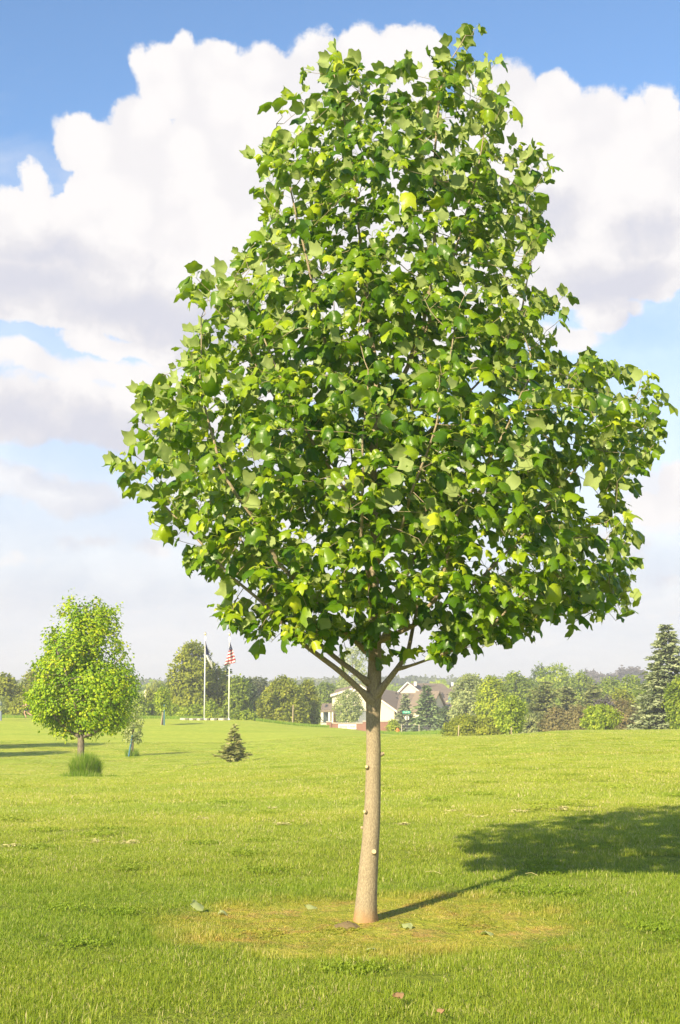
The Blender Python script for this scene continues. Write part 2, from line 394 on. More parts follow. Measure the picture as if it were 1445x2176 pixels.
def nattr(nm):
    a = ng.nodes.new('GeometryNodeInputNamedAttribute'); a.data_type = 'FLOAT'; a.inputs[0].default_value = nm; return a.outputs[0]
def gcomb(x, y, z):
    c_ = ng.nodes.new('ShaderNodeCombineXYZ')
    for s_, v_ in zip(c_.inputs, (x, y, z)):
        if v_ is not None: ng.links.new(v_, s_)
    return c_.outputs[0]
sc_, hh_ = nattr('sc'), nattr('hh')
L = ng.links.new
L(gi.outputs[0], ip.inputs['Points']); L(ci.outputs[0], ip.inputs['Instance']); L(nattr('pk'), ip.inputs['Instance Index'])
L(gcomb(None, None, nattr('rz')), ip.inputs['Rotation']); L(gcomb(sc_, sc_, hh_), ip.inputs['Scale']); L(ip.outputs[0], go.inputs[0])
md = grass.modifiers.new('scatter', 'NODES'); md.node_group = ng

# ------------------------------------------------------------------ leaf and bark materials
def leaf_mat(name, stops, under=None, trans=.3, rough=.45, spec=.4, veins=False, tg=(1.5, 1.6, .5)):
    m, t = newmat(name)
    ti = t.new('ShaderNodeAttribute', attribute_name='tint').outputs['Fac']
    pos = t.new('ShaderNodeNewGeometry')
    n = t.noise(pos.outputs['Position'], 14 if veins else 1.2, 3, .6)
    v = t.math('ADD', ti, t.math('MULTIPLY', t.math('SUBTRACT', n, .5), .28), clamp=True)
    c = t.ramp(v, stops)
    rg = rough
    if under:
        cu = t.mix(n, tuple(q*.85 for q in under), tuple(q*1.1 for q in under))
        c2 = t.mix(pos.outputs['Backfacing'], c, cu)
        rg = t.math('ADD', rough, t.math('MULTIPLY', pos.outputs['Backfacing'], .35))
    else: c2 = c
    nrm = bump(t, t.noise(pos.outputs['Position'], 60, 3, .6), .35, .004) if veins else None
    p = principled(t, c2, rg, spec, 0, nrm)
    tr = t.new('ShaderNodeBsdfTranslucent'); t.put(tr.inputs[0], t.mix(1., c, tg, 'MULTIPLY'))
    mx = t.new('ShaderNodeMixShader'); mx.inputs[0].default_value = trans
    t.l.new(p, mx.inputs[1]); t.l.new(tr.outputs[0], mx.inputs[2]); out(t, mx.outputs[0])
    return m
m_tulip = leaf_mat('tulip_leaf', [(0, (.024,.080,.005)), (.35, (.075,.170,.006)), (.62, (.180,.290,.008)), (.85, (.35,.44,.012)), (1., (.48,.53,.03))],
                   under=(.33,.41,.12), trans=.34, rough=.36, spec=.45, veins=True)
m_petiole = mat_plain('petiole', (.42,.50,.08), .5, .2, 20, .1)
m_maple = leaf_mat('maple_leaf', [(0, (.05,.13,.005)), (.45, (.19,.33,.008)), (.75, (.40,.50,.012)), (.95, (.52,.50,.02)), (1., (.42,.31,.05))], trans=.3, rough=.5, spec=.3)
def bark_mat(name, a, b, sc=(30., 30., 7.), bstr=.6, foot=None):
    m, t = newmat(name)
    pos = t.new('ShaderNodeTexCoord').outputs['Object']
    n = t.noise(t.vmath('MULTIPLY', pos, sc), 3., 5, .65)
    n2 = t.noise(pos, 5., 4, .6)
    vo = t.new('ShaderNodeTexVoronoi', feature='F1'); t.put(vo.inputs['Vector'], t.vmath('MULTIPLY', pos, sc)); vo.inputs['Scale'].default_value = 4.5
    f = t.math('ADD', t.math('MULTIPLY', n, .7), t.math('MULTIPLY', vo.outputs['Distance'], .35))
    c = t.mix(t.smooth(f, .3, .75), a, b)
    c = t.mix(t.smooth(n2, .5, .75, 0, .5), c, tuple(q*.72 for q in b))
    if foot:                                     # raw reddish bark where mowers have worn the foot
        z_ = t.xyz(pos)[2]
        c = t.mix(t.smooth(t.math('ADD', z_, t.math('MULTIPLY', t.math('SUBTRACT', n2, .5), .14)), .12, .0), c, foot)
    out(t, principled(t, c, .9, .15, 0, bump(t, f, bstr, .012)))
    return m
m_bark = bark_mat('tulip_bark', (.23,.180,.118), (.41,.335,.21), (42., 42., 16.), .45, foot=(.40,.24,.11))
m_twig = bark_mat('twig_bark', (.12,.075,.045), (.30,.19,.115), (20., 20., 12.), .3)
m_bark2 = bark_mat('grey_bark', (.10,.085,.065), (.27,.225,.17), (9., 9., 2.5), .5)
m_cut = mat_plain('cut_wood', (.74,.55,.28), .8, .15, 40, .2)

# ------------------------------------------------------------------ branch growth
def inpoly(px, py, poly):
    px = np.asarray(px); py = np.asarray(py); c = np.zeros(px.shape, bool); n = len(poly)
    for i in range(n):
        x1, y1 = poly[i]; x2, y2 = poly[i-1]
        cond = (y1 > py) != (y2 > py)
        c ^= cond & (px < (x2-x1)*(py-y1)/((y2-y1) if y2 != y1 else 1e-9)+x1)
    return c
def polydist(px, py, poly):
    P = np.stack([px, py], -1); best = np.full(len(P), 1e9)
    for i in range(len(poly)):
        a = np.array(poly[i-1], float); b = np.array(poly[i], float); ab = b-a
        s = np.clip(((P-a)@ab)/(ab@ab), 0, 1); best = np.minimum(best, np.hypot(*(P-a-s[:, None]*ab).T))
    return best
def grow(skel, attr, step, infl, kill, up=.1, iters=160, maxn=16000):
    """skel: list of (points, radii, parent polyline index or -1). returns pos, parent, preset radius"""
    pos, par, rad = [], [], []
    for pts, rs in skel:
        P = [Vector(p) for p in pts]
        if not pos: last = -1
        else:
            A = np.array([tuple(q) for q in pos]); last = int(np.argmin(((A-np.array(P[0]))**2).sum(1)))
        for i in range(len(P)-1):
            L_ = (P[i+1]-P[i]).length; k = max(1, int(round(L_/step)))
            for s in range(k+(1 if i == len(P)-2 else 0)):
                f = s/k
                if last >= 0 and i == 0 and s == 0 and len(pos) and (Vector(pos[last])-P[0]).length < .02: continue
                q = P[i].lerp(P[i+1], f)
                w = Vector((mnoise.noise(q*2.1), mnoise.noise(q*2.1+Vector((9, 0, 0))), mnoise.noise(q*2.1+Vector((0, 9, 0)))))*.03
                pos.append(tuple(q+(w if len(pos) > 12 and len(skel) > 1 and last > 10 else Vector((0, 0, 0))))); par.append(last); rad.append(rs[i]*(1-f)+rs[i+1]*f); last = len(pos)-1
    pos = np.array(pos); par = list(par); rad = list(rad)
    A = np.array(attr); alive = np.ones(len(A), bool)
    nd = np.full(len(A), 1e9); ni = np.zeros(len(A), int)
    def upd(lo, hi):
        for k in range(lo, hi, 400):
            D = ((A[:, None]-pos[None, k:min(k+400, hi)])**2).sum(-1); j = D.argmin(1); m = D[np.arange(len(A)), j]
            b = m < nd; nd[b] = m[b]; ni[b] = j[b]+k
    zmin = pos[:, 2].min()
    upd(0, len(pos))
    seen = set()
    for it in range(iters):
        alive &= nd > kill*kill
        use = alive & (nd < infl*infl)
        if not use.any() or len(pos) > maxn: break
        src = ni[use]; dirs = A[use]-pos[src]; dirs /= np.linalg.norm(dirs, axis=1)[:, None]
        u, inv = np.unique(src, return_inverse=True)
        sm = np.zeros((len(u), 3)); np.add.at(sm, inv, dirs)
        sm[:, 2] += up; sm += rng.normal(0, .12, sm.shape)
        sm /= np.linalg.norm(sm, axis=1)[:, None]
        new = pos[u]+sm*step
        ok = [(int(a), tuple(np.round(b, 3))) not in seen for a, b in zip(u, new)]
        for a, b in zip(u, new): seen.add((int(a), tuple(np.round(b, 3))))
        # nodes that already have many children stop sprouting
        cnt = np.bincount(np.array([p for p in par if p >= 0]), minlength=len(pos))
        ok = np.array(ok) & (cnt[u] < 4)
        if not ok.any(): break
        n0 = len(pos); pos = np.vstack([pos, new[ok]]); par += [int(q) for q in u[ok]]; rad += [0.]*int(ok.sum())
        upd(n0, len(pos))
    return pos, np.array(par), np.array(rad)
def tree_radii(par, rad, tip, p=2.4):
    n = len(par); r = np.zeros(n); acc = np.zeros(n)
    for i in range(n-1, -1, -1):
        r[i] = max(rad[i], (acc[i])**(1/p) if acc[i] > 0 else tip)
        if par[i] >= 0: acc[par[i]] += r[i]**p if rad[i] == 0 else 0
    # growth nodes always follow their parents in index order; presets keep their own radius
    return r
def chains(par, r):
    n = len(par); ch = [[] for _ in range(n)]
    for i, p in enumerate(par):
        if p >= 0: ch[p].append(i)
    starts = [i for i in range(n) if par[i] < 0]; outc = []
    stack = [(s, None) for s in starts]
    while stack:
        s, p = stack.pop(); c = ([p] if p is not None else [])+[s]; cur = s
        while ch[cur]:
            k = sorted(ch[cur], key=lambda q: -r[q])
            for o_ in k[1:]: stack.append((o_, cur))
            cur = k[0]; c.append(cur)
        outc.append((c, p is not None))
    return outc, ch
def tubes(pos, par, r, kfun, skiplast=False):
    V, F, n0 = [], [], 0
    cs, ch = chains(par, r)
    for c, child in cs:
        P = pos[c]; rr = r[c].copy()
        if child: rr[0] = min(rr[0], rr[1]*1.25)
        if len(c) < 2: continue
        k = kfun(rr.max())
        T = np.zeros_like(P); T[1:-1] = P[2:]-P[:-2]; T[0] = P[1]-P[0]; T[-1] = P[-1]-P[-2]
        T /= np.linalg.norm(T, axis=1)[:, None]+1e-9
        u = np.cross(T[0], [.3, .5, .8]); u /= np.linalg.norm(u)
        a = np.arange(k)*2*np.pi/k
        for i in range(len(P)):
            u = u-T[i]*(u@T[i]); u /= np.linalg.norm(u)+1e-9; b = np.cross(T[i], u)
            V.append(P[i]+rr[i]*(np.cos(a)[:, None]*u+np.sin(a)[:, None]*b))
        m = len(P); q = n0+np.arange(m-1)[:, None]*k+np.arange(k); q2 = n0+np.arange(m-1)[:, None]*k+(np.arange(k)+1) % k
        F.append(np.stack([q, q2, q2+k, q+k], -1).reshape(-1, 4)); n0 += m*k
    return np.vstack(V), np.vstack(F), ch

# ------------------------------------------------------------------ leaf shapes
def tulip_leaf(seed):
    r = np.random.default_rng(seed)
    # rows along the blade: (y, half width, y shift at the edge)
    rows = [(0., .02, 0), (.03, .30, -.05), (.14, .48, .00), (.28, .56, .06), (.42, .49, .04), (.56, .44, .02), (.72, .47, .04), (.88, .42, .10), (.90, .20, .03)]
    xs = (-1, -.5, 0, .5, 1)
    V = []; f1, f2, f3 = r.uniform(.4, 2.1), r.uniform(-.1, 1.2), r.uniform(-.4, .4)
    for y, w, s in rows:
        for q in xs:
            x = q*w*r.uniform(.93, 1.07); yy = y+s*abs(q)**1.5+r.normal(0, .012)
            z = -f1*x*x*1.1-f2*yy*yy*.55+f3*x*yy*.5+.05*abs(q)+.03*math.sin(9*yy+3*q+seed)
            V.append((x, yy, z))
    k = len(xs); n = len(rows)
    F = [(i*k+j, i*k+j+1, (i+1)*k+j+1, (i+1)*k+j) for i in range(n-1) for j in range(k-1)]
    return np.array(V), np.array(F)
def maple_leaf(seed):
    r = np.random.default_rng(seed)
    ol = [(0, 0), (.30, -.02), (.55, .22), (.34, .40), (.42, .66), (.16, .66), (0, 1.)]
    V = [(0, .35, .06)]+[(x, y, -.5*x*x-.25*y*y) for x, y in ol]+[(-x, y, -.5*x*x-.25*y*y) for x, y in ol[-2:0:-1]]
    n = len(V)-1
    return np.array(V), np.array([(0, 1+i, 1+(i+1) % n) for i in range(n)])
def place_leaves(base, axis, nrm, size, protos, pick):
    Y = axis/np.linalg.norm(axis, axis=1)[:, None]; Z = nrm-Y*(nrm*Y).sum(1)[:, None]; Z /= np.linalg.norm(Z, axis=1)[:, None]+1e-9
    X = np.cross(Y, Z); Vs, Fs, own, n0 = [], [], [], 0
    for k, (pv, pf) in enumerate(protos):
        m = np.where(pick == k)[0]
        if not len(m): continue
        v = base[m][:, None]+size[m][:, None, None]*(pv[None, :, 0:1]*X[m][:, None]+pv[None, :, 1:2]*Y[m][:, None]+pv[None, :, 2:3]*Z[m][:, None])
        Vs.append(v.reshape(-1, 3)); Fs.append((pf[None]+(n0+np.arange(len(m))*len(pv))[:, None, None]).reshape(-1, pf.shape[1]))
        own.append(np.repeat(m, len(pv))); n0 += len(m)*len(pv)
    return np.vstack(Vs), np.vstack(Fs), np.concatenate(own)
TULIP = [tulip_leaf(i) for i in range(14)]
MAPLE = [maple_leaf(i) for i in range(5)]
def unit(a): return a/(np.linalg.norm(a, axis=-1, keepdims=True)+1e-9)

# ------------------------------------------------------------------ the tulip tree
D0 = 10.14
crown_px = [(995,42),(1045,62),(1062,100),(1045,135),(1085,160),(1078,225),(1102,255),(1092,300),(1140,300),(1205,335),(1182,380),(1160,440),(1185,500),(1150,560),
 (1140,610),(1212,642),(1195,700),(1235,765),(1300,745),(1365,765),(1370,815),(1415,840),(1425,900),(1418,950),(1380,1015),(1325,1060),(1350,1105),(1340,1180),(1350,1270),
 (1355,1310),(1335,1358),(1260,1372),(1140,1382),(1040,1385),(1030,1400),(960,1425),(900,1395),(865,1440),(800,1425),(740,1395),(690,1405),(640,1385),(600,1372),(530,1392),(495,1350),
 (462,1310),(500,1280),(480,1262),(405,1255),(365,1200),(300,1110),(285,1060),(235,1035),(242,970),(258,910),(292,830),(355,800),(385,740),(425,700),(400,640),(398,590),
 (470,540),(492,495),(540,510),(545,450),(516,370),(560,330),(542,265),(580,222),(628,200),(618,155),(685,105),(760,120),(800,150),(850,128),(885,92),(940,68)]
def mid_half(poly, y):
    xs = []
    for i in range(len(poly)):
        (x1, y1), (x2, y2) = poly[i-1], poly[i]
        if (y1 > y) != (y2 > y): xs.append(x1+(y-y1)*(x2-x1)/(y2-y1))
    return ((min(xs)+max(xs))/2, (max(xs)-min(xs))/2) if xs else (0, 0)
def fill(poly, d0, n, depth=.85, shell=.35, margin=0., seed=1, lump=.0, rag=0., lf=2.3):
    r = np.random.default_rng(seed); ys_ = [p[1] for p in poly]; y0, y1 = min(ys_), max(ys_)
    tab = np.array([mid_half(poly, y) for y in np.linspace(y0+1, y1-1, 120)])
    res = []; sc_ = d0/F0
    while len(res) < n:
        px = r.uniform(min(p[0] for p in poly), max(p[0] for p in poly), 3000); py = r.uniform(y0, y1, 3000); u = r.uniform(-1, 1, 3000)
        k = np.clip(((py-y0)/(y1-y0)*119).astype(int), 0, 119); c_, h_ = tab[k, 0], tab[k, 1]
        # vertical taper so the depth closes at the top and the foot of the crown
        tv = np.clip((py-y0)/(y1-y0), 0, 1); cap = np.sqrt(np.clip(1-np.abs(2*tv-1)**6, 0, 1))
        maxd = np.minimum(h_, 560)*depth*cap
        q = u*maxd
        rho = np.sqrt(((px-c_)/np.maximum(h_, 1))**2+u**2)
        rim = 1.12
        edge = polydist(px, py, poly)
        nzm = np.array([mnoise.noise((a_/rag, b_/rag, seed*1.3)) for a_, b_ in zip(px, py)]) if rag else np.zeros(3000)
        ok = inpoly(px, py, poly) & (rho < rim) & (r.uniform(size=3000) < shell+(1-shell)*np.clip(rho, 0, 1)**1.5) & (edge > margin*(1+8*np.maximum(0, nzm)))
        for a, b, c2, rr in zip(px[ok], py[ok], q[ok], rho[ok]):
            d = d0+c2*sc_
            P = at(a, b, d)
            pp = proj(np.array(P)); 
            if lump and mnoise.noise(Vector(P)*lf/ (d0/10)) < -lump*(.6 if rr > .5 else 1.): continue
            res.append(tuple(P))
    return np.array(res[:n])
def sk(lst):                                     # (px, py, depth offset, radius)
    return [at(a, b, D0+c) for a, b, c, _ in lst], [q[3] for q in lst]
SK = [sk(q) for q in [
 [(776,1958,0,.083),(778,1925,0,.079),(782,1860,0,.071),(788,1780,0,.064),(792,1700,0,.059),(794,1600,0,.054),(796,1520,0,.053),(797,1480,0,.059),(797,1450,0,.054),(798,1380,0,.047),(797,1280,0,.041),(795,1150,0,.037),(795,1000,0,.033),(801,900,0,.031)],
 [(801,900,0,.031),(826,850,-.02,.022),(866,780,-.05,.019),(900,710,-.08,.016),(915,600,-.08,.013),(922,420,-.10,.011),(924,260,-.1,.009),(950,150,-.05,.006),(985,75,0,.004)],
 [(801,900,0,.031),(796,850,.04,.020),(797,760,.08,.017),(785,680,.1,.014),(772,570,.12,.012),(760,420,.1,.009),(740,280,.05,.007),(705,150,0,.004)],
 [(797,880,0,.028),(760,850,-.1,.016),(735,845,-.15,.015),(705,780,-.2,.014),(682,700,-.25,.012),(650,560,-.3,.009),(615,400,-.3,.007),(590,260,-.25,.004)],
 [(866,780,-.05,.019),(880,740,-.2,.011),(905,700,-.3,.010),(960,560,-.4,.008),(1010,380,-.4,.006),(1040,200,-.3,.004)],
 [(794,1490,-.02,.05),(770,1468,-.06,.026),(740,1442,-.12,.023),(690,1402,-.2,.021),(640,1362,-.3,.018),(575,1300,-.4,.014),(500,1230,-.45,.011),(420,1150,-.4,.008),(340,1060,-.3,.005)],
 [(796,1458,.02,.05),(770,1440,-.05,.024),(730,1408,.05,.021),(665,1350,.15,.018),(610,1290,.25,.014),(540,1190,.4,.010),(470,1080,.5,.007),(400,930,.5,.004)],
 [(797,1400,-.02,.04),(760,1370,-.15,.020),(680,1290,-.45,.018),(590,1195,-.7,.017),(560,1130,-.75,.015),(510,1060,-.8,.013),(468,990,-.8,.011),(440,890,-.75,.009),(428,800,-.7,.006),(430,680,-.6,.004)],
 [(800,1478,-.02,.05),(818,1455,-.05,.027),(842,1420,-.08,.022),(866,1385,-.1,.018),(885,1310,.1,.013),(905,1180,.25,.010),(900,1000,.35,.007)],
 [(842,1420,-.08,.022),(870,1412,-.2,.012),(915,1402,-.35,.010),(990,1380,-.5,.009),(1060,1310,-.7,.009),(1130,1240,-.8,.007),(1200,1160,-.8,.004)],
 [(800,1365,-.03,.040),(830,1352,-.1,.021),(890,1328,-.2,.019),(932,1275,-.3,.016),(945,1200,-.4,.014),(955,1120,-.5,.012),(1020,1010,-.6,.010),(1060,930,-.65,.008),(1120,820,-.6,.005)],
 [(895,1325,-.2,.018),(950,1290,-.1,.014),(1020,1235,0,.012),(1100,1150,.1,.010),(1200,1030,.2,.008),(1310,900,.2,.005)],
 [(905,1320,-.2,.016),(1000,1335,.1,.012),(1100,1330,.3,.010),(1220,1290,.4,.008),(1310,1240,.4,.004)],
 [(796,1330,.02,.035),(790,1280,.4,.018),(780,1180,.9,.015),(760,1050,1.2,.011),(740,900,1.3,.008),(700,720,1.2,.005)],
 [(796,1350,.02,.035),(830,1300,.4,.018),(880,1200,.8,.015),(960,1050,1.1,.011),(1050,900,1.1,.007),(1120,760,.9,.004)],
 [(796,1300,-.03,.032),(790,1255,-.4,.016),(770,1170,-.8,.014),(765,1060,-1.1,.010),(770,930,-1.2,.007),(780,780,-1.1,.004)],
 [(796,1200,-.02,.03),(840,1140,-.4,.014),(880,1040,-.8,.011),(930,900,-1.0,.008),(960,740,-1.0,.004)],
 [(795,1130,0,.028),(740,1060,-.35,.013),(680,960,-.6,.011),(620,850,-.8,.009),(560,720,-.8,.006),(500,600,-.6,.004)],
 [(795,1050,0,.027),(860,960,.2,.013),(950,880,.3,.011),(1040,790,.4,.008),(1110,650,.4,.006),(1150,450,.3,.004)],
 [(795,1100,0,.028),(720,1000,.3,.013),(620,900,.5,.010),(540,760,.6,.007),(480,620,.4,.004)],
]]
att = fill(crown_px, D0, 5000, .80, .42, 15, 11, .22, 42.)
low_l = fill([(455,1305),(500,1265),(600,1270),(690,1330),(705,1400),(650,1400),(600,1375),(530,1395),(492,1350)], D0-.35, 170, .9, .8, 1, 12)
low_r = fill([(860,1400),(930,1340),(1050,1340),(1045,1395),(965,1428),(900,1412)], D0-.3, 90, .9, .8, 1, 13)
att = np.vstack([att, low_l, low_r])
SK = [(SK[0][0], [q*.95 for q in SK[0][1]])]+[(a_, [q*.88 for q in b_]) for a_, b_ in SK[1:]]
pos, par, rad = grow(SK, att, .075, .9, .13, up=.25)
# long leading shoots that stand out of the crown
rs = np.random.default_rng(77); tips = np.setdiff1d(np.arange(len(pos)), par); px_t, py_t = proj(pos[tips])
near_edge = polydist(px_t, py_t, crown_px) < 80
sel = rs.choice(tips[near_edge], min(160, int(near_edge.sum())), replace=False); P_, Q_ = [], []; nn0 = len(pos)
for i in sel:
    mh = mid_half(crown_px, float(proj(pos[i])[1])); c3 = np.array(at(mh[0], float(proj(pos[i])[1]), D0)) if mh[1] > 0 else pos[0]
    d3 = unit(unit(pos[i]-c3)*.7+np.array([0, 0, .75])+rs.normal(0, .25, 3)); last = i; p3 = pos[i]
    for k in range(rs.integers(1, 4)):
        q3 = p3+d3*.075; ux, uy = proj(q3)
        if not inpoly(ux, uy, crown_px): break
        p3 = q3; d3 = unit(d3+[0, 0, .12]); P_.append(p3); Q_.append(last); last = nn0+len(P_)-1
pos = np.vstack([pos, np.array(P_)]); par = np.concatenate([par, np.array(Q_)]); rad = np.concatenate([rad, np.zeros(len(P_))])
rr = tree_radii(par, rad, .0020)
tulip = empty('tulip_tree', tuple(at(776, 1957, D0)))
tulip.location.z = gz(tulip.location.x, D0)
OFF = np.array(tulip.location)
tag(tulip, 'large young tulip tree with pruned trunk in the middle foreground', 'tree')
# trunk: the main stem with its own finer mesh; limbs and twigs in a second part
ntr = next(i for i, p in enumerate(par) if i > 0 and p != i-1)
stem = pos[:ntr]; sr = rr[:ntr]
K = 40; rows = []
S_i = np.linspace(0, ntr-1, 150)
for q in S_i:
    i = min(int(q), ntr-2); f = q-i; p = stem[i]*(1-f)+stem[i+1]*f; r0 = sr[i]*(1-f)+sr[i+1]*f
    h = p[2]-stem[0][2]; a = np.arange(K)*2*np.pi/K
    flare = 1+.20*math.exp(-h/.035)*(1+.45*np.sin(a*3+1.)+.3*np.sin(a*5))+.06*math.exp(-h/.25)*np.sin(a*2+.5)
    lum = np.array([mnoise.noise((math.cos(b)*1.5, math.sin(b)*1.5, h*6)) for b in a])*.035+.012*np.array([mnoise.noise((math.cos(b)*5, math.sin(b)*5, h*25)) for b in a])
    rad_ = r0*(flare+lum)
    rows.append(np.stack([p[0]+np.cos(a)*rad_, p[1]+np.sin(a)*rad_, np.full(K, p[2])], -1))
rows = np.array(rows); rows[0, :, 2] -= .06
ii = np.arange(149)[:, None]*K+np.arange(K); jj = np.arange(149)[:, None]*K+(np.arange(K)+1) % K
mesh_np('trunk', rows.reshape(-1, 3)-OFF, [np.stack([ii, jj, jj+K, ii+K], -1).reshape(-1, 4)], m_bark, parent=tulip, smooth=True)
V, Fb, chl = tubes(pos, par, rr, lambda m: 12 if m > .012 else (6 if m > .005 else 4))
mesh_np('branches', V-OFF, [Fb], m_twig if False else m_bark, parent=tulip, smooth=True)
# pruning stubs
for (px, py, r_, ln, ang) in ((781, 1630, .011, .024, -1.9), (778, 1725, .010, .024, -2.1), (793, 1809, .017, .022, -1.35), (811, 1603, .012, .024, -.15), (766, 1760, .010, .022, 3.1), (774, 1580, .010, .018, 3.0)):
    c_ = at(776+(1955-py)*.052+2, py, D0); axx = Vector((math.cos(ang), math.sin(ang), .28)).normalized()
    rs_ = .055+(py-1650)*.00004
    b0 = c_+Vector((math.cos(ang), math.sin(ang), 0))*(rs_-.012); b0.x = at(px, py, D0).x if abs(ang+1.7) < .6 else b0.x
    s_ = MB().tube([b0-axx*.02, b0, b0+axx*ln*.6, b0+axx*ln], [r_*1.9, r_*1.5, r_*1.15, r_*1.05], 14).build('pruning_stub', m_bark, tulip, True)
    s_.data.transform(Matrix.Translation(-tulip.location))
    e = b0+axx*(ln+.001)
    k_ = MB().tube([e-axx*.002, e+axx*.002], [r_*.88, r_*.82], 14).build('cut_face', m_cut, s_); k_.data.transform(Matrix.Translation(-tulip.location))
# leaves
n = len(pos); nch = np.array([len(c_) for c_ in chl])
cen = np.array(at(790, 900, D0)); 
cand = np.where((rr < .0075) & (pos[:, 2] > OFF[2]+1.55))[0]
LB, LA, LN, LS, LT, LP, PT = [], [], [], [], [], [], []
rl = np.random.default_rng(5)
for i in cand:
    tip = nch[i] == 0
    p = pos[i]; bd = unit(p-pos[par[i]]); qx, qy = proj(p)
    mh = mid_half(crown_px, float(qy)); axis_p = np.array(at(mh[0], float(qy), D0)) if mh[1] > 0 else cen
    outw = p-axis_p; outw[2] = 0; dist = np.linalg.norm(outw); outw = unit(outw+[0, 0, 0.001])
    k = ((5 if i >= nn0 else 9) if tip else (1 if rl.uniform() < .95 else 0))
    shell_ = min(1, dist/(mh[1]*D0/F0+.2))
    for j in range(k):
        az_ = rl.uniform(0, 2*np.pi); rd = np.array([math.cos(az_), math.sin(az_), rl.uniform(-.1, .8)])
        pdir = unit(rd+outw*.5+bd*.4); plen = rl.uniform(.05, .11)*(.75 if i >= nn0 else 1)
        b = p+pdir*plen
        sz = rl.uniform(.050, .116) if not (tip and j > 2) else rl.uniform(.022, .055)
        ax = unit(outw*.55+pdir*.6+np.array([0, 0, -.75])+rl.normal(0, .35, 3))
        nn = unit(outw*.55+np.array([0, 0, .75])+rl.normal(0, .38, 3))
        flip = rl.uniform() < (.08+.36*shell_*max(0, (1300-qy)/1300)+(.12 if qx < 560 else 0))
        if flip:                                # turned over by the wind, pale underside to the light
            ax = unit(np.array([-.5, .15, .15])+pdir*.5+rl.normal(0, .35, 3)); nn = unit(np.array([.45, .8, -.35])+rl.normal(0, .3, 3))
        bx, by = proj(b+ax*sz)
        if not inpoly(bx, by, crown_px) and rl.uniform() < (.8 if i < nn0 else .45): continue
        LB.append(b); LA.append(ax); LN.append(nn); LS.append(sz)
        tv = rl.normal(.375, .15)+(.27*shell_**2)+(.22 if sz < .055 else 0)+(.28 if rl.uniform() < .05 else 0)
        LT.append(np.clip(tv, 0, 1)); LP.append(rl.integers(0, 14)); PT.append((p, b))
LB, LA, LN, LS, LT, LP = map(np.array, (LB, LA, LN, LS, LT, LP))
print('TULIP nodes', n, 'leaves', len(LB))
V, F_, own = place_leaves(LB, LA, LN, LS, TULIP, LP)
# petioles as thin three-sided stalks
PA = np.array([q[0] for q in PT]); PB = np.array([q[1] for q in PT])
d_ = unit(PB-PA); u_ = unit(np.cross(d_, [.2, .3, .9])); v_ = np.cross(d_, u_); mid = (PA+PB)/2+np.array([0, 0, .008])
pv = []
for Q in (PA, mid, PB):
    for a in (0, 2.094, 4.189): pv.append(Q+.0011*(math.cos(a)*u_+math.sin(a)*v_))
pv = np.stack(pv, 1); nb = len(V); m_ = len(PA)
bq = nb+np.arange(m_)[:, None]*9
pf = np.concatenate([bq+np.array([r_*3+a, r_*3+(a+1) % 3, (r_+1)*3+(a+1) % 3, (r_+1)*3+a]) for r_ in (0, 1) for a in (0, 1, 2)])
AV = np.vstack([V, pv.reshape(-1, 3)])
mesh_np('crown', AV-OFF, [F_, pf], [m_tulip, m_petiole], midx=[0, 1], attrs={'tint': np.concatenate([LT[own], np.full(m_*9, .9)])}, parent=tulip, smooth=True)

# ------------------------------------------------------------------ red-tinged maple at left
DM = 45.
maple_px = [(150,1262),(175,1256),(215,1262),(228,1285),(252,1290),(252,1330),(240,1350),(262,1370),(272,1385),(268,1410),(278,1420),(292,1455),(292,1480),(275,1500),(278,1520),(268,1545),
 (225,1552),(200,1562),(165,1548),(140,1565),(112,1562),(105,1540),(78,1532),(75,1510),(60,1495),(60,1455),(80,1440),(72,1405),(100,1392),(98,1360),(102,1338),(130,1330),(126,1305),(138,1290)]
def sk2(lst, D): return [at(a, b, D+c) for a, b, c, _ in lst], [q[3] for q in lst]
SM = [sk2(q, DM) for q in [
 [(171,1640,0,.13),(172,1600,0,.11),(172,1563,0,.10),(174,1500,0,.075),(176,1420,0,.055),(180,1340,0,.035),(182,1290,0,.015)],
 [(172,1566,0,.09),(155,1558,0,.05),(130,1540,-.2,.04),(100,1500,-.3,.02),(85,1470,-.3,.01)],
 [(173,1564,0,.09),(195,1562,-.1,.045),(215,1543,-.2,.035),(250,1500,-.3,.02),(270,1470,-.3,.01)],
 [(174,1550,0,.08),(190,1535,.6,.04),(220,1470,1.,.02),(240,1400,.8,.01)],
 [(174,1540,0,.08),(160,1500,-.8,.04),(140,1430,-1.2,.02),(120,1380,-1.,.01)]]]
am = fill(maple_px, DM, 4600, .85, .35, .5, 21, .20, 14., 4.6)
pm, qm, rm = grow(SM, am, .13, 1.6, .15, up=.2, maxn=9000)
rrm = tree_radii(qm, rm, .008)
maple = empty('maple_tree', (at(171, 1600, DM).x, DM, gz(at(171, 1600, DM).x, DM)))
OM = np.array(maple.location)
pm[0] = (OM[0], OM[1], OM[2]-.1)
tag(maple, 'bushy yellow green maple with reddish tips at left, tall grass round its trunk', 'tree')
V, Fb, chm = tubes(pm, qm, rrm, lambda m: 10 if m > .03 else (5 if m > .015 else 3))
mesh_np('trunk', V-OM, [Fb], m_bark2, parent=maple, smooth=True)
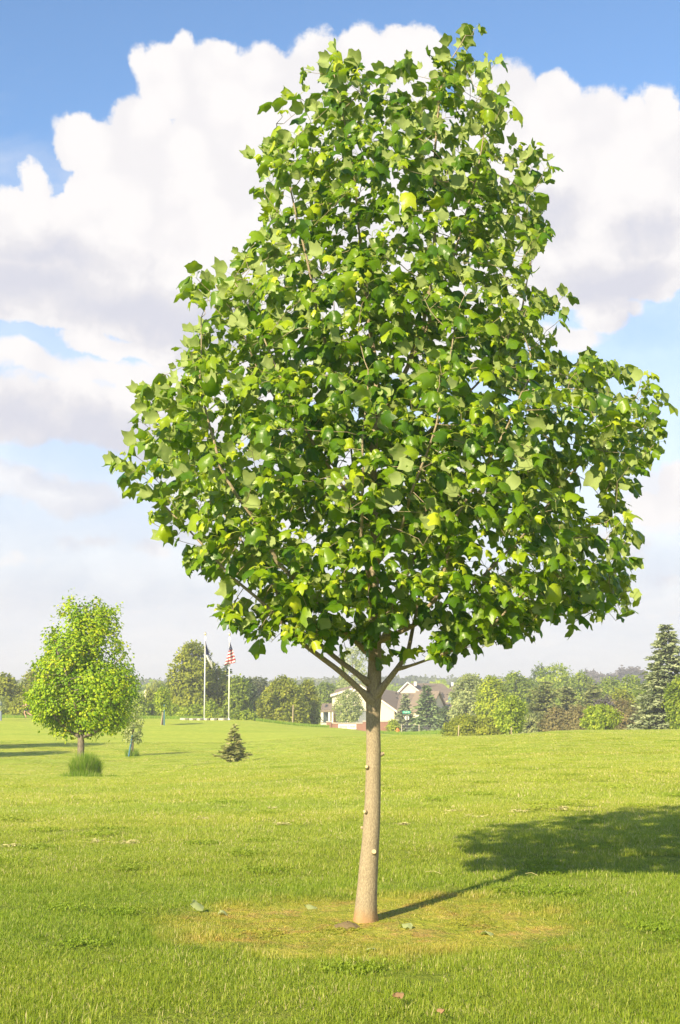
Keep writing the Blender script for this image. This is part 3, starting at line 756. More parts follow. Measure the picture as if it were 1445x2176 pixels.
def crown_leaves(name, pos, par, ch, axis, parent, off, mat, per_tip, p_in, smin, smax, spread, seed, protos, tm=.45, tsd=.2, outc=.25, thick=None, zmin=-1e9, red=0):
    r = np.random.default_rng(seed); nc_ = np.array([len(c_) for c_ in ch]); B, A, N, Sz, T = [], [], [], [], []
    for i in range(len(pos)):
        if par[i] < 0 or pos[i][2] < zmin: continue
        if thick is not None and thick[i] > .05: continue
        k = per_tip if nc_[i] == 0 else r.poisson(p_in)
        if not k: continue
        o_ = pos[i]-axis; o_[2] *= .3; o_ = unit(o_)
        k_ = r.normal(0, spread, (k, 3)); base_t = r.normal(0, tsd*1.2)
        B.append(pos[i]+k_); A.append(unit(o_*.6+[0, 0, -.6]+r.normal(0, .5, (k, 3)))); N.append(unit(o_*1.0+[0, 0, .6]+r.normal(0, .33, (k, 3))))
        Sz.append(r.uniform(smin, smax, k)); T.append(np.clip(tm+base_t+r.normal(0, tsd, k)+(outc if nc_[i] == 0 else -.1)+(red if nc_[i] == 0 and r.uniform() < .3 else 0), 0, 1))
    B, A, N, Sz, T = map(np.concatenate, (B, A, N, Sz, T))
    V, F_, own = place_leaves(B, A, N, Sz, protos, r.integers(0, len(protos), len(B)))
    return mesh_np(name, V-off, [F_], mat, attrs={'tint': T[own]}, parent=parent, smooth=False), len(B)
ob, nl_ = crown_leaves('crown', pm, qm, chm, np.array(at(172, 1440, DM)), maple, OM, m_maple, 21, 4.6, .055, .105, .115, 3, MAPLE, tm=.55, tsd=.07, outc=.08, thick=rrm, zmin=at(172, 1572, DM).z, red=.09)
print('MAPLE nodes', len(pm), 'leaves', nl_)

# ------------------------------------------------------------------ background tree kit
QUAD = [(np.array([(0, 0, 0), (.42, .45, -.10), (0, 1., -.16), (-.42, .45, -.10)]), np.array([(0, 1, 2, 3)])),
        (np.array([(0, 0, 0), (.36, .38, .05), (.10, 1., -.2), (-.30, .55, -.05)]), np.array([(0, 1, 2, 3)]))]
NEED = [(np.array([(-.10, 0, 0), (.10, 0, 0), (.05, 1., -.06), (-.05, 1., -.06)]), np.array([(0, 1, 2, 3)]))]
def lm(name, a, b, c, d=None, trans=.42):
    a, b, c, d = [tuple(min(.7, q*g_) for q, g_ in zip(v_, (2.9, 2.35, 2.6))) if v_ else None for v_ in (a, b, c, d)]
    st = [(0, a), (.4, b), (.75, c)]+([(1., d)] if d else [])
    return leaf_mat(name, st, trans=trans, rough=.7, spec=.15, tg=(1.3, 1.35, .6))
M = dict(
 olive=lm('leaf_olive', (.038,.060,.008), (.095,.135,.013), (.155,.195,.020), (.22,.25,.035)),
 mid=lm('leaf_mid', (.032,.058,.009), (.075,.128,.013), (.140,.200,.020), (.20,.27,.035)),
 yellow=lm('leaf_yellow', (.042,.075,.006), (.115,.175,.010), (.19,.25,.014), (.27,.32,.02)),
 lime=lm('leaf_lime', (.042,.078,.008), (.105,.170,.014), (.175,.240,.022), (.24,.30,.04)),
 grey=lm('leaf_grey', (.045,.075,.028), (.115,.165,.060), (.19,.245,.095), (.27,.32,.15)),
 dark=lm('leaf_dark', (.015,.032,.010), (.038,.070,.018), (.065,.110,.035), (.10,.16,.06)),
 spruce=lm('leaf_spruce', (.018,.038,.016), (.045,.085,.030), (.085,.140,.045), (.14,.20,.08), .1),
 blue=lm('leaf_bluespruce', (.028,.048,.022), (.066,.102,.044), (.118,.162,.074), (.17,.22,.11), .1),
 pine=lm('leaf_pine', (.026,.044,.014), (.068,.100,.030), (.110,.145,.045), (.15,.18,.06), .2),
 scots=lm('leaf_young_pine', (.032,.048,.014), (.080,.108,.032), (.125,.152,.05), (.17,.19,.07), .25),
 rust=lm('leaf_rust', (.048,.058,.020), (.085,.095,.034), (.125,.125,.046), (.18,.150,.062)),
 bare=lm('leaf_bare', (.032,.035,.034), (.06,.065,.062), (.09,.10,.095), (.12,.13,.12)),
 far=lm('leaf_far', (.022,.036,.018), (.050,.075,.032), (.085,.115,.05), (.12,.15,.06)),
)
PROF = dict(
 round=lambda h: np.sqrt(np.clip(1-(2*h-1)**2, 0, 1))**.8,
 oval=lambda h: np.sqrt(np.clip(1-(1.9*h-.80)**2/1.25, 0, 1)),
 pyramid=lambda h: np.clip(1.08-h, 0, 1)**.75*np.clip(h*6+.3, 0, 1),
 column=lambda h: np.clip(1-np.abs(2*h-.8)**4/3, 0, 1)*np.sqrt(np.clip((1.02-h)*2.2, 0, 1)),
 shrub=lambda h: np.sqrt(np.clip(1-h**2.2, 0, 1)),
)
_seed = [100]
def leafy(name, label, cat, px, d, top, w, mat, prof='round', stem=.15, n=3000, leaf=.30, lump=.35, open_=.0, group=None, base=None, bark=None, squash=.9, dens=None, limbs=5):
    _seed[0] += 1; r = np.random.default_rng(_seed[0]); sd_ = _seed[0]*3.7
    o = ground(px, d) if base is None else Vector((at(px, base, d).x, d, at(px, base, d).z)); H = at(px, top, d).z-o.z; Wd = w/F0*d/2
    root = empty(name, tuple(o)); tag(root, label, cat, group)
    z0 = H*stem; Hc = H-z0
    n = int(n*1.45); leaf *= .9
    ncl = n//7
    h = r.uniform(0, 1, ncl*3); a = r.uniform(0, 2*np.pi, ncl*3); q = r.uniform(0, 1, ncl*3)**.42
    pr = PROF[prof](h)
    L1 = np.array([mnoise.noise((math.cos(a_)*1.4+sd_, math.sin(a_)*1.4, h_*3.2)) for a_, h_ in zip(a, h)])
    L2 = np.array([mnoise.noise((math.cos(a_)*3.2+sd_, math.sin(a_)*3.2+5, h_*7)) for a_, h_ in zip(a, h)])
    rad_ = Wd*pr*(1+lump*L1+lump*.6*L2)*q
    P = np.stack([rad_*np.cos(a), rad_*squash*np.sin(a), z0+h*Hc*(1+.06*L1)], -1)
    wgt = pr+.05
    holes = np.array([mnoise.noise(tuple(p_/(max(Wd, Hc/2)*.34)+sd_)) for p_ in P])
    k = (r.uniform(size=len(P)) < wgt/wgt.max()) & (holes > -.30+open_*.6-.25*(q > .9)*0)
    P = P[k][:ncl]; L1 = L1[k][:ncl]; holes = holes[k][:ncl]
    cpos = np.array([0, 0, z0+Hc*.4])
    m = 7; B = np.repeat(P, m, 0)+r.normal(0, leaf*.55, (len(P)*m, 3)); B[:, 2] = np.maximum(B[:, 2], .02)
    oo = unit((B-cpos)*[1, 1, .7])
    A = unit(oo*.5+[0, 0, -.4]+r.normal(0, .55, B.shape)); N = unit(oo*1.1+[0, 0, .5]+r.normal(0, .33, B.shape))
    T = np.clip(.42+np.repeat(.35*holes+r.normal(0, .10, len(P)), m)+r.normal(0, .12, len(B)), 0, 1)
    V, F_, own = place_leaves(B, A, N, r.uniform(.6, 1.3, len(B))*leaf, QUAD, r.integers(0, 2, len(B)))
    mb = MB(); tr_ = max(.05, H*.02)
    mb.tube([(0, 0, -.2), (0, 0, z0+.01), (r.normal(0, .02)*H, 0, z0+Hc*.45), (r.normal(0, .03)*H, 0, z0+Hc*.85)], [tr_*1.3, tr_, tr_*.6, tr_*.2], 7)
    for i in range(limbs):
        a_ = 2*math.pi*(i+r.uniform(0, .6))/max(limbs, 1); hs = z0+Hc*r.uniform(.0, .4); L_ = Wd*r.uniform(.55, .85)
        mb.tube([(0, 0, hs), (math.cos(a_)*L_*.5, math.sin(a_)*L_*.5, hs+L_*.45), (math.cos(a_)*L_, math.sin(a_)*L_, hs+L_*1.05)], [tr_*.5, tr_*.3, tr_*.1], 5)
    mb.build('trunk', bark or m_bark2, root, True)
    mesh_np('crown', V, [F_], mat, attrs={'tint': T[own]}, parent=root)
    return root
def conifer(name, label, px, d, top, w, mat, tiers=20, boughs=10, needles=18, nl=.30, droop=.25, stem=.04, base=None, gap=.0, irregular=.15, group=None, power=.85, jit=.6):
    _seed[0] += 1; r = np.random.default_rng(_seed[0])
    o = ground(px, d); H = at(px, top, d).z-o.z; Wd = w/F0*d/2
    root = empty(name, tuple(o)); tag(root, label, 'conifer', group)
    B, A, N, Sz, T = [], [], [], [], []; mb = MB()
    mb.tube([(0, 0, -.2), (0, 0, H*.5), (0, 0, H*.98)], [H*.020, H*.012, H*.003], 7)
    for i in range(tiers):
        f = (i+.3*r.uniform(-1, 1))/tiers; f = min(max(f, 0), .985); h = H*(stem+(1-stem)*f)
        Rr = Wd*max(.03, (1-f))**power*(1+irregular*r.normal()); nb_ = max(4, int(boughs*(1-f*.55)))
        if gap and r.uniform() < gap: continue
        a0 = r.uniform(0, 6.28)
        for j in range(nb_):
            a = a0+2*math.pi*j/nb_+r.normal(0, .12); L_ = Rr*r.uniform(.78, 1.12); dirv = np.array([math.cos(a), math.sin(a), 0.])
            h_j = h+H/tiers*r.uniform(-.9, .9)*jit
            side = np.array([-math.sin(a), math.cos(a), 0.]); rise = r.uniform(.05, .25) if f > .35 else r.uniform(-.15, .1)
            k = max(4, int(needles*(L_/Wd)**.8)); s = r.uniform(.12, 1., k)
            pz = h_j+L_*(rise*s+droop*.3*s-droop*s*s); sp = (1-s*.75)*L_*.30*r.uniform(-1, 1, k)
            Bp = dirv*(L_*s)[:, None]+side*sp[:, None]; Bp[:, 2] = np.maximum(pz-np.abs(sp)*.25+r.normal(0, .02, k)*H*.2, .03)
            B.append(Bp); A.append(unit(dirv*.8+side*np.sign(sp)[:, None]*.55+[0, 0, .05]+r.normal(0, .22, (k, 3))))
            N.append(unit(np.array([0, 0, .8])+dirv*.6+r.normal(0, .45, (k, 3)))); Sz.append(nl*r.uniform(.6, 1.25, k)); T.append(np.clip(.25+.45*s+r.normal(0, .14, k), 0, 1))
            if j % 3 == 0: mb.tube([(0, 0, h_j), tuple(dirv*L_*.8+[0, 0, h_j+L_*(rise*.8+droop*.3*.8-droop*.64)])], [H*.004, H*.0015], 4)
    B, A, N, Sz, T = map(np.concatenate, (B, A, N, Sz, T))
    wide = [(NEED[0][0]*[2.4, 1, 1], NEED[0][1])]
    V, F_, own = place_leaves(B, A, N, Sz, wide, np.zeros(len(B), int))
    mb.build('trunk', m_bark2, root, True); mesh_np('crown', V, [F_], mat, attrs={'tint': T[own]}, parent=root)
    return root

# left edge hedge trees behind the runner
HG = 'hedgerow trees along the left field edge'
for (px, d, top, w, lab) in ((-45, 150, 1438, 90, 'olive hedgerow tree cut off by the left edge'), (8, 147, 1433, 80, 'olive hedgerow tree behind the runner, farthest left'),
      (70, 152, 1428, 70, 'olive hedgerow tree rising just left of the maple crown'), (125, 150, 1440, 80, 'olive hedgerow tree hidden behind the maple, left part'), (185, 152, 1445, 80, 'olive hedgerow tree behind the middle of the maple'), (240, 150, 1462, 76, 'olive hedgerow tree behind the right half of the maple')):
    leafy('hedge_tree', lab, 'tree', px, d, top, w, M['olive'], 'shrub', .0, 3800, .34, .30, group=HG, base=1534)
for (px, d, top, w, lab) in ((-10, 142, 1490, 80, 'low olive bush at the far left field edge'), (48, 141, 1483, 74, 'low olive bush right behind the runner'), (108, 142, 1492, 80, 'low olive bush behind the lower left maple leaves')):
    leafy('hedge_bush', lab, 'bush', px, d, top, w, M['olive'], 'shrub', .0, 2600, .28, .25, group='low bushes under the hedgerow', base=1532)
BG = 'leafy bushes between the maple and the tall tree'
for (px, d, top, w, mk, lab) in ((292, 140, 1478, 52, 'lime', 'light green bush just right of the maple'), (330, 142, 1488, 50, 'lime', 'light green bush left of the blue tree post'), (272, 145, 1486, 60, 'mid', 'green bush half hidden by the maple edge'),
      (322, 150, 1468, 44, 'olive', 'brownish bush below the tiny white house'), (368, 141, 1500, 44, 'lime', 'light green bush left of the flagpoles'), (400, 140, 1506, 40, 'lime', 'pale green bush just left of the white banner pole'), (418, 141, 1500, 26, 'lime', 'small pale bush touching the left flagpole foot')):
    leafy('bush', lab, 'bush', px, d, top, w, M[mk], 'shrub', .0, 2200, .27, .35, group=BG, base=1531)
leafy('tree', 'brownish green round tree beyond the tiny white house', 'tree', 332, 240, 1449, 46, M['olive'], 'round', .1, 2000, .42)
leafy('tree', 'green tree left of the tall cottonwood, over the bushes', 'tree', 352, 200, 1456, 36, M['mid'], 'round', .1, 1800, .36)
# tall tree by the flagpoles
leafy('tall_tree', 'tallest broad green tree, directly behind the left flagpole', 'tree', 408, 150, 1368, 98, M['olive'], 'oval', .08, 7500, .34, .30, .12, base=1532)
leafy('tall_tree', 'olive green tree filling below and right of the tallest tree', 'tree', 446, 152, 1408, 70, M['olive'], 'oval', .05, 4200, .33, .3, base=1532)
conifer('spruce_tree', 'dark blue green spruce between the two flagpoles', 480, 156, 1410, 58, M['dark'], 20, 10, 24, .45)
leafy('tree', 'green tree right behind the right flagpole', 'tree', 502, 151, 1440, 54, M['mid'], 'oval', .05, 3600, .32, .35, base=1532)
leafy('tree', 'dark green tree just right of the right flagpole', 'tree', 522, 156, 1446, 44, M['dark'], 'oval', .05, 3000, .32, .3, base=1532)
leafy('tree', 'muted green tree left of the round yellow green tree', 'tree', 548, 190, 1442, 50, M['far'], 'round', .1, 2600, .38)
leafy('bush', 'pale lime bush between the two flagpole bases', 'bush', 448, 139, 1492, 30, M['lime'], 'shrub', .0, 1500, .25, .35, base=1531)
leafy('bush', 'green reedy bush at the right flagpole foot', 'bush', 472, 138, 1508, 36, M['mid'], 'shrub', .0, 1300, .24, base=1531)
leafy('bush', 'low bush right beside the right flagpole foot', 'bush', 500, 137, 1515, 26, M['mid'], 'shrub', .0, 1000, .22, base=1531)
leafy('bush', 'low yellow green bush right of the flagpoles', 'bush', 526, 137, 1511, 42, M['lime'], 'shrub', .0, 1500, .23, base=1533)
leafy('bush', 'small dim bush left of the round yellow green tree', 'bush', 556, 139, 1510, 30, M['olive'], 'shrub', .0, 1200, .23, base=1534)
leafy('round_tree', 'broad round yellow green tree right of the flagpoles', 'tree', 600, 142, 1441, 112, M['olive'], 'shrub', .02, 8500, .27, .22, base=1537)
leafy('round_tree', 'green tree joined to the right side of the round yellow tree', 'tree', 651, 146, 1450, 58, M['olive'], 'shrub', .02, 4000, .28, .3, base=1538)
leafy('tree', 'grey leaved tree peeking over the round tree', 'tree', 656, 165, 1441, 40, M['grey'], 'oval', .1, 2200, .28, .4, .15)
leafy('tree', 'green tree left of the house roof', 'tree', 694, 225, 1452, 60, M['mid'], 'round', .08, 3200, .40)
leafy('tree', 'green tree behind the porch of the cream house', 'tree', 672, 235, 1464, 40, M['mid'], 'round', .08, 1800, .40)
leafy('tree', 'olive tree behind the left gable of the house', 'tree', 735, 290, 1444, 60, M['mid'], 'round', .08, 2600, .5)
leafy('willow_tree', 'tall thin grey green willow rising behind the trunk fork', 'tree', 752, 260, 1372, 78, M['grey'], 'oval', .15, 2600, .42, .45, .35)
leafy('young_tree', 'small pale green tree in front of the cream gable wall', 'tree', 741, 185, 1468, 62, M['grey'], 'oval', .18, 3200, .26, .3, .1, base=1546)

# right half
leafy('bush', 'yellow green bush at the right end of the brick wall', 'bush', 836, 164, 1532, 24, M['yellow'], 'shrub', .0, 1200, .24, base=1554)
conifer('spruce_tree', 'smaller bluish spruce behind the street sign', 861, 190, 1472, 50, M['blue'], 22, 11, 26, .42)
conifer('spruce_tree', 'larger green spruce right of the street sign', 907, 185, 1457, 74, M['spruce'], 26, 13, 34, .45)
leafy('tree', 'dark low tree at the right foot of the larger spruce', 'tree', 948, 192, 1503, 54, M['dark'], 'shrub', .05, 2600, .30, base=1552)
leafy('tree', 'grey green round tree just right of the house', 'tree', 1000, 165, 1436, 84, M['grey'], 'oval', .1, 5200, .34, .3)
leafy('tree', 'bright yellow tree right of the house', 'tree', 1046, 150, 1441, 66, M['yellow'], 'oval', .10, 4600, .30, .35)
leafy('tree', 'dark green round tree behind the bright yellow one', 'tree', 1096, 190, 1430, 74, M['mid'], 'round', .1, 4200, .38, .3)
leafy('bush', 'wide olive bush on the lawn edge below the yellow tree', 'bush', 990, 104, 1521, 96, M['olive'], 'shrub', .0, 5200, .17, .35, base=1568)
leafy('bush', 'smaller olive bush merging with the wide one', 'bush', 1040, 103, 1526, 60, M['olive'], 'shrub', .0, 3200, .17, .35, base=1567)
leafy('young_tree', 'light yellow green young tree at the lawn edge', 'tree', 1083, 101, 1480, 64, M['lime'], 'oval', .16, 4200, .18, .4, .1)
leafy('tree', 'bright green tall tree in the middle of the right skyline', 'tree', 1182, 230, 1415, 92, M['lime'], 'round', .1, 5200, .42, .3)
leafy('tree', 'dark tree peeking left behind the bright green tall tree', 'tree', 1150, 262, 1416, 44, M['dark'], 'round', .1, 2200, .44)
leafy('tree', 'mid green tree right of the bright green tall tree', 'tree', 1236, 225, 1430, 66, M['mid'], 'round', .1, 3600, .40)
leafy('tree', 'green tree in front of the bright green tall tree', 'tree', 1130, 215, 1446, 44, M['mid'], 'oval', .1, 2000, .38)
for (px, d, top, w, mk, lab) in ((1156, 135, 1450, 78, 'pine', 'brownish green pine right of the lime young tree'), (1206, 140, 1462, 64, 'pine', 'thin brownish pine with bare stems showing'), (1262, 145, 1455, 76, 'pine', 'brown green pine above the round lime bush')):
    conifer('pine_tree', lab, px, d, top, w, M[mk], 17, 12, 62, .30, -.05, .10, irregular=.3, power=.5, jit=1.2, group='thin brownish pines at the right')
for (px, d, top, w, mk, lab) in ((1185, 132, 1505, 60, 'rust', 'rusty brown bush left of the lime bush'), (1228, 131, 1498, 56, 'rust', 'rusty brown bush touching the lime bush'), (1322, 133, 1488, 66, 'rust', 'rusty brown bush right of the lime bush'), (1352, 136, 1500, 50, 'rust', 'rusty brown bush left of the big spruce'), (1290, 136, 1480, 60, 'bare', 'grey brown twiggy bush behind the lime bush'), (1135, 134, 1518, 60, 'pine', 'brownish bush under the first pine')):
    leafy('brown_bush', lab, 'bush', px, d, top, w*1.15, M[mk], 'shrub', .0, 2600, .24, .4, .15, base=1560, group='brown bushes at the right lawn edge')
for (px, d, top, w, mk, lab) in ((1296, 200, 1441, 80, 'mid', 'green tree over the rusty bushes'), (1345, 195, 1438, 76, 'mid', 'green tree left of the big spruce'), (1390, 190, 1440, 70, 'mid', 'green tree half behind the big spruce'), (1440, 185, 1446, 70, 'mid', 'green tree behind the right edge of the spruce'), (1320, 150, 1466, 50, 'olive', 'olive tree between the lime bush and big spruce'),(1366, 150, 1470, 50, 'mid', 'mid green tree touching the big spruce on its left')):
    leafy('tree', lab, 'tree', px, d, top, w, M[mk], 'round', .06, 3000, .36, .3, group='green trees behind the right lawn edge')
leafy('round_bush', 'round bright lime bush standing alone at the right lawn edge', 'bush', 1276, 98, 1500, 72, M['lime'], 'round', .02, 4200, .16, .35)
conifer('blue_spruce', 'big blue green spruce at the right edge of the lawn', 1420, 98, 1324, 150, M['blue'], 36, 15, 56, .27, .2, .03, power=.62, irregular=.12)
leafy('tree', 'green leafy tree in front of the big spruce at the right edge', 'tree', 1450, 94, 1440, 70, M['mid'], 'oval', .04, 4200, .19, .35)

# far woods, read as one mass each
def far_wood(name, label, xs, d, top0, amp, n, mk, seed, leaf=1.4, depth=40):
    r = np.random.default_rng(seed); px = r.uniform(xs[0], xs[1], n)
    tp = np.array([top0(p)+amp*mnoise.noise((p*.022, seed, 0))+amp*.7*mnoise.noise((p*.09, seed, 3)) for p in px]); f = r.uniform(0, 1, n)**1.5
    dd = d+r.uniform(0, depth, n)
    zt = np.array([at(p, q, d).z for p, q in zip(px, tp)]); zb = -6.5; B = np.stack([(px-CX)/F0*dd, dd, zt-(zt-zb)*f*.8+r.normal(0, .5, n)], -1)
    A = unit(np.array([0, -.3, -.5])+r.normal(0, .6, B.shape)); N = unit(np.array([-.2, -.6, .8])+r.normal(0, .45, B.shape))
    V, F_, own = place_leaves(B, A, N, r.uniform(.6, 1.3, n)*leaf, QUAD, r.integers(0, 2, n))
    T = np.clip(.4+np.array([mnoise.noise(tuple(b*.06)) for b in B])*.6+r.normal(0, .1, n), 0, 1)
    o = mesh_np(name, V, [F_], M[mk], attrs={'tint': T[own]}); tag(o, label, 'woodland', kind='stuff')
far_wood('far_woodland', 'bluish wooded ridge all along the horizon', (-400, 1900), 620, lambda p: 1447-(9 if 1230 < p < 1400 else 0)-5*math.exp(-((p-900)/200)**2), 9, 60000, 'far', 3, 1.8, 60)
far_wood('near_woodland', 'mixed green woods behind the houses', (-300, 1850), 330, lambda p: 1461, 14, 32000, 'mid', 8, 1.1, 50)
far_wood('bare_woodland', 'grey leafless trees on the right skyline', (1240, 1400), 520, lambda p: 1428+8*math.sin(p*.06), 8, 5000, 'bare', 5, 1.3, 30)

# ------------------------------------------------------------------ small trees on the lawn
conifer('young_pine', 'small loose pine sapling standing alone on the lawn', 498, 64, 1541, 54, M['scots'], 13, 9, 30, .17, -.10, .10, irregular=.25, power=.75, jit=1.4)
def stake(px0, py0, px1, py1, d, r_, m, name, lab, cat, group=None):
    a = at(px0, py0, d); b = at(px1, py1, d); a.z = gz(a.x, a.y)-.05
    o = MB().tube([(0, 0, 0), tuple((b-a)*.5), tuple(b-a)], [r_, r_, r_*.9], 8).build(name, m); o.location = a
    return tag(o, lab, cat, group)
m_bluepost = mat_plain('blue_painted_steel', (.075,.19,.26), .5, .2, 3)
m_wood = mat_plain('weathered_wood', (.42,.33,.21), .85, .3, 6)
m_white = mat_plain('white_paint', (.80,.79,.76), .45, .05, 2, .05)
s1 = leafy('sapling', 'sparse grey sapling tied to a leaning blue post', 'tree', 283, 80, 1492, 48, M['grey'], 'oval', .28, 900, .15, .5, .3, limbs=6)
s2 = leafy('sapling', 'staked yellow green sapling beside an upright blue post', 'tree', 346, 118, 1463, 32, M['lime'], 'oval', .42, 1500, .19, .4, .1)
s3 = leafy('sapling', 'pale sapling in a bluish sleeve at the left picture edge', 'tree', 1, 126, 1478, 18, M['grey'], 'oval', .30, 300, .18, .4, .2)
MB().tube([(0, 0, -.1), (0, 0, .8), (0, 0, 1.75)], [.16, .15, .15], 10).build('tree_sleeve', mat_plain('grey_blue_sleeve', (.25,.30,.38), .6), s3)
stake(273, 1603, 281, 1562, 79.6, .045, m_bluepost, 'tree_stake', 'leaning blue steel post beside the sparse grey sapling', 'post')
stake(291, 1538, 294, 1512, 80.4, .03, m_wood, 'twig', 'pale dead leader stick of the grey sapling', 'stick') if False else None
stake(349, 1536, 349, 1497, 117.5, .05, m_bluepost, 'tree_stake', 'upright blue steel post beside the yellow green sapling', 'post')
stake(342, 1533, 347, 1505, 117.8, .035, m_wood, 'wooden_stake', 'leaning bare wooden stake left of the blue post', 'stake')
stake(622, 1537, 623, 1498, 138.5, .055, m_wood, 'wooden_pole', 'thin bare wooden pole in front of the round tree', 'pole')
stake(974, 1566, 975, 1541, 100, .04, m_wood, 'wooden_stake', 'thin wooden stake in front of the wide olive bush', 'stake')
stake(1086, 1560, 1087, 1545, 99, .035, m_wood, 'wooden_stake', 'short stake at the foot of the lime young tree', 'stake')

def tall_grass(name, label, px, d, w, h, n, seed, cat='grass clump', kind=None, lean=.35, wid=.012):
    o = blades_mesh(name, n, w, h*.5, h, wid, seed, m_tallgrass, lean, dome=.35); COL.objects.link(o); o.location = ground(px, d, -.02); tag(o, label, cat, kind=kind); return o
m_tallgrass = leaf_mat('tall_grass', [(0, (.10,.18,.012)), (.45, (.20,.32,.02)), (.8, (.32,.42,.05)), (1., (.5,.5,.2))], trans=.4, rough=.6, spec=.2)
tall_grass('tall_grass_clump', 'tall unmown grass clump around the maple trunk', 185, 42.8, .40, 1.02, 4200, 71, lean=.26, wid=.016)
tall_grass('low_grass_clump', 'low grass clump on the ground in front of the maple', 176, 42.2, .60, .40, 1400, 72)
tall_grass('low_grass_clump', 'small low grass tuft on the crest right of the maple', 243, 42.5, .26, .24, 500, 73)
tall_grass('weed_clump', 'small weed clump at the foot of the grey sapling', 282, 80, .38, .62, 500, 74, wid=.02)
# rough grass verge along the far field edge
def verge(label, a, b, d, h, n, seed, dd=2.):
    r = np.random.default_rng(seed); px = r.uniform(a, b, n); d_ = d+r.uniform(-dd, dd, n); x = (px-CX)/F0*d_; z = gz(x, d_); hh = h*r.uniform(.4, 1.1, n); w = .022
    ang = r.uniform(-.6, .6, n); V = np.zeros((n, 3, 3)); V[:, 0] = np.stack([x-w, d_, z-.03], -1); V[:, 1] = np.stack([x+w, d_, z-.03], -1)
    V[:, 2] = np.stack([x+hh*ang*.6, d_+r.normal(0, .1, n), z+hh], -1)
    o = mesh_np('rough_grass', V.reshape(-1, 3), [np.arange(n*3).reshape(-1, 3)], m_tallgrass, attrs={'tint': np.repeat(np.clip(r.normal(.5, .2, n), 0, 1), 3)}); tag(o, label, 'grass', kind='stuff')
verge('unmown rough grass strip below the round tree', 545, 700, 137, .30, 6000, 81)
verge('unmown rough grass in front of the street sign', 800, 960, 150, .35, 4000, 82, 5)
verge('rough grass at the foot of the left hedge', -30, 440, 138.5, .35, 7000, 83)

# ------------------------------------------------------------------ flagpoles and flags
m_pole = mat_plain('pole_aluminium', (.82,.81,.80), .35, .03, 3, .02, metal=.0, spec=.6)
for (px, top, lab) in ((434.5, 1351, 'tall white flagpole flying the white and blue flag'), (486.5, 1352, 'tall white flagpole flying the striped flag')):
    b = ground(px, 134.0); H = at(px, top, 134.).z-b.z
    root = empty('flagpole', tuple(b)); tag(root, lab, 'flagpole', 'pair of flagpoles')
    MB().tube([(0, 0, -.1), (0, 0, H*.5), (0, 0, H)], [.065, .055, .038], 12).build('pole', m_pole, root, True)
    MB().tube([(0, 0, -.05), (0, 0, .12)], [.17, .12], 14).build('base_collar', m_pole, root, True)
    MB().tube([(0, 0, H-.01), (0, 0, H+.05), (0, 0, H+.1), (0, 0, H+.2), (0, 0, H+.3), (0, 0, H+.36)], [.03, .03, .08, .12, .08, .01], 12).build('ball_finial', mat_plain('gilt_ball', (.75,.62,.40), .3, .05, 2, .02, .6), root, True)
    MB().box(-.09, .09, -.08, .08, H-.35, H-.12).build('pulley', m_pole, root)
def flag_np(name, label, px, d, rows, colfn, mats, group):
    """rows: (py, left px, right px, wave) top to bottom; colfn(u,v)->material index"""
    nu, nv = 30, 46; V = []; b = at(px, rows[0][0], d)
    py = np.array([q[0] for q in rows], float); l_ = np.array([q[1] for q in rows]); r_ = np.array([q[2] for q in rows])
    for j in range(nv+1):
        v = j/nv; y = py[0]+(py[-1]-py[0])*v; a = np.interp(y, py, l_); c_ = np.interp(y, py, r_)
        for i in range(nu+1):
            u = i/nu; X = a+(c_-a)*u; p = at(X, y, d); amp = .25*min(1., (c_-a)/8)
            V.append((p.x-b.x, amp*math.sin(u*9+v*3)*.6+amp*.4*math.sin(u*17-v*5), p.z-b.z))
    F_ = [[] for _ in mats]
    for j in range(nv):
        for i in range(nu):
            q = j*(nu+1)+i; F_[colfn((i+.5)/nu, (j+.5)/nv)].append((q, q+1, q+nu+2, q+nu+1))
    o = mesh_np(name, V, [np.array(f).reshape(-1, 4) for f in F_ if f], mats, midx=[k for k, f in enumerate(F_) if f], smooth=True); o.location = b
    tag(o, label, 'flag', group); return o
fw = leaf_mat('flag_white', [(0, (.78,.77,.75)), (1, (.80,.79,.77))], trans=.25, rough=.8, spec=.1, tg=(1, 1, 1))
fr = leaf_mat('flag_red', [(0, (.50,.035,.04)), (1, (.55,.045,.05))], trans=.2, rough=.8, spec=.1, tg=(1, 1, 1))
fb = leaf_mat('flag_navy', [(0, (.030,.040,.12)), (1, (.035,.045,.14))], trans=.15, rough=.8, spec=.1, tg=(1, 1, 1))
def us(u, v):
    if v < .34: 
        return 1 if (int(u*9) + int(v*30)*3) % 7 != 0 else 0
    k = (v-.34)*14+(u-.5)*1.5
    return 2 if int(math.floor(k)) % 2 == 0 else 0
flag_np('flag', 'limp flag with red and white stripes and a navy corner on the right pole', 487.6, 133.8,
        [(1364, 487.8, 488.8), (1372, 487.6, 491.5), (1380, 486.5, 494.5), (1388, 484.5, 496.5), (1396, 482, 499), (1404, 479.5, 501.5), (1408, 478, 500.5), (1413, 477, 482)], us, [fw, fb, fr], 'flags on the flagpoles')
flag_np('flag', 'limp white flag with a dark blue top on the left pole', 435.8, 133.8,
        [(1362, 436, 436.8), (1372, 436.2, 439.5), (1382, 436.6, 442.8), (1392, 437.2, 445), (1400, 439.5, 448), (1406, 443, 451), (1412, 446, 450.5), (1419, 449.5, 451.5)], lambda u, v: 1 if v < .52 or (u > .82 and v < .7) else 0, [fw, fb], 'flags on the flagpoles')
m_conc = mat_plain('pale_concrete', (.56,.50,.40), .85, .15, 3)
eb = MB()
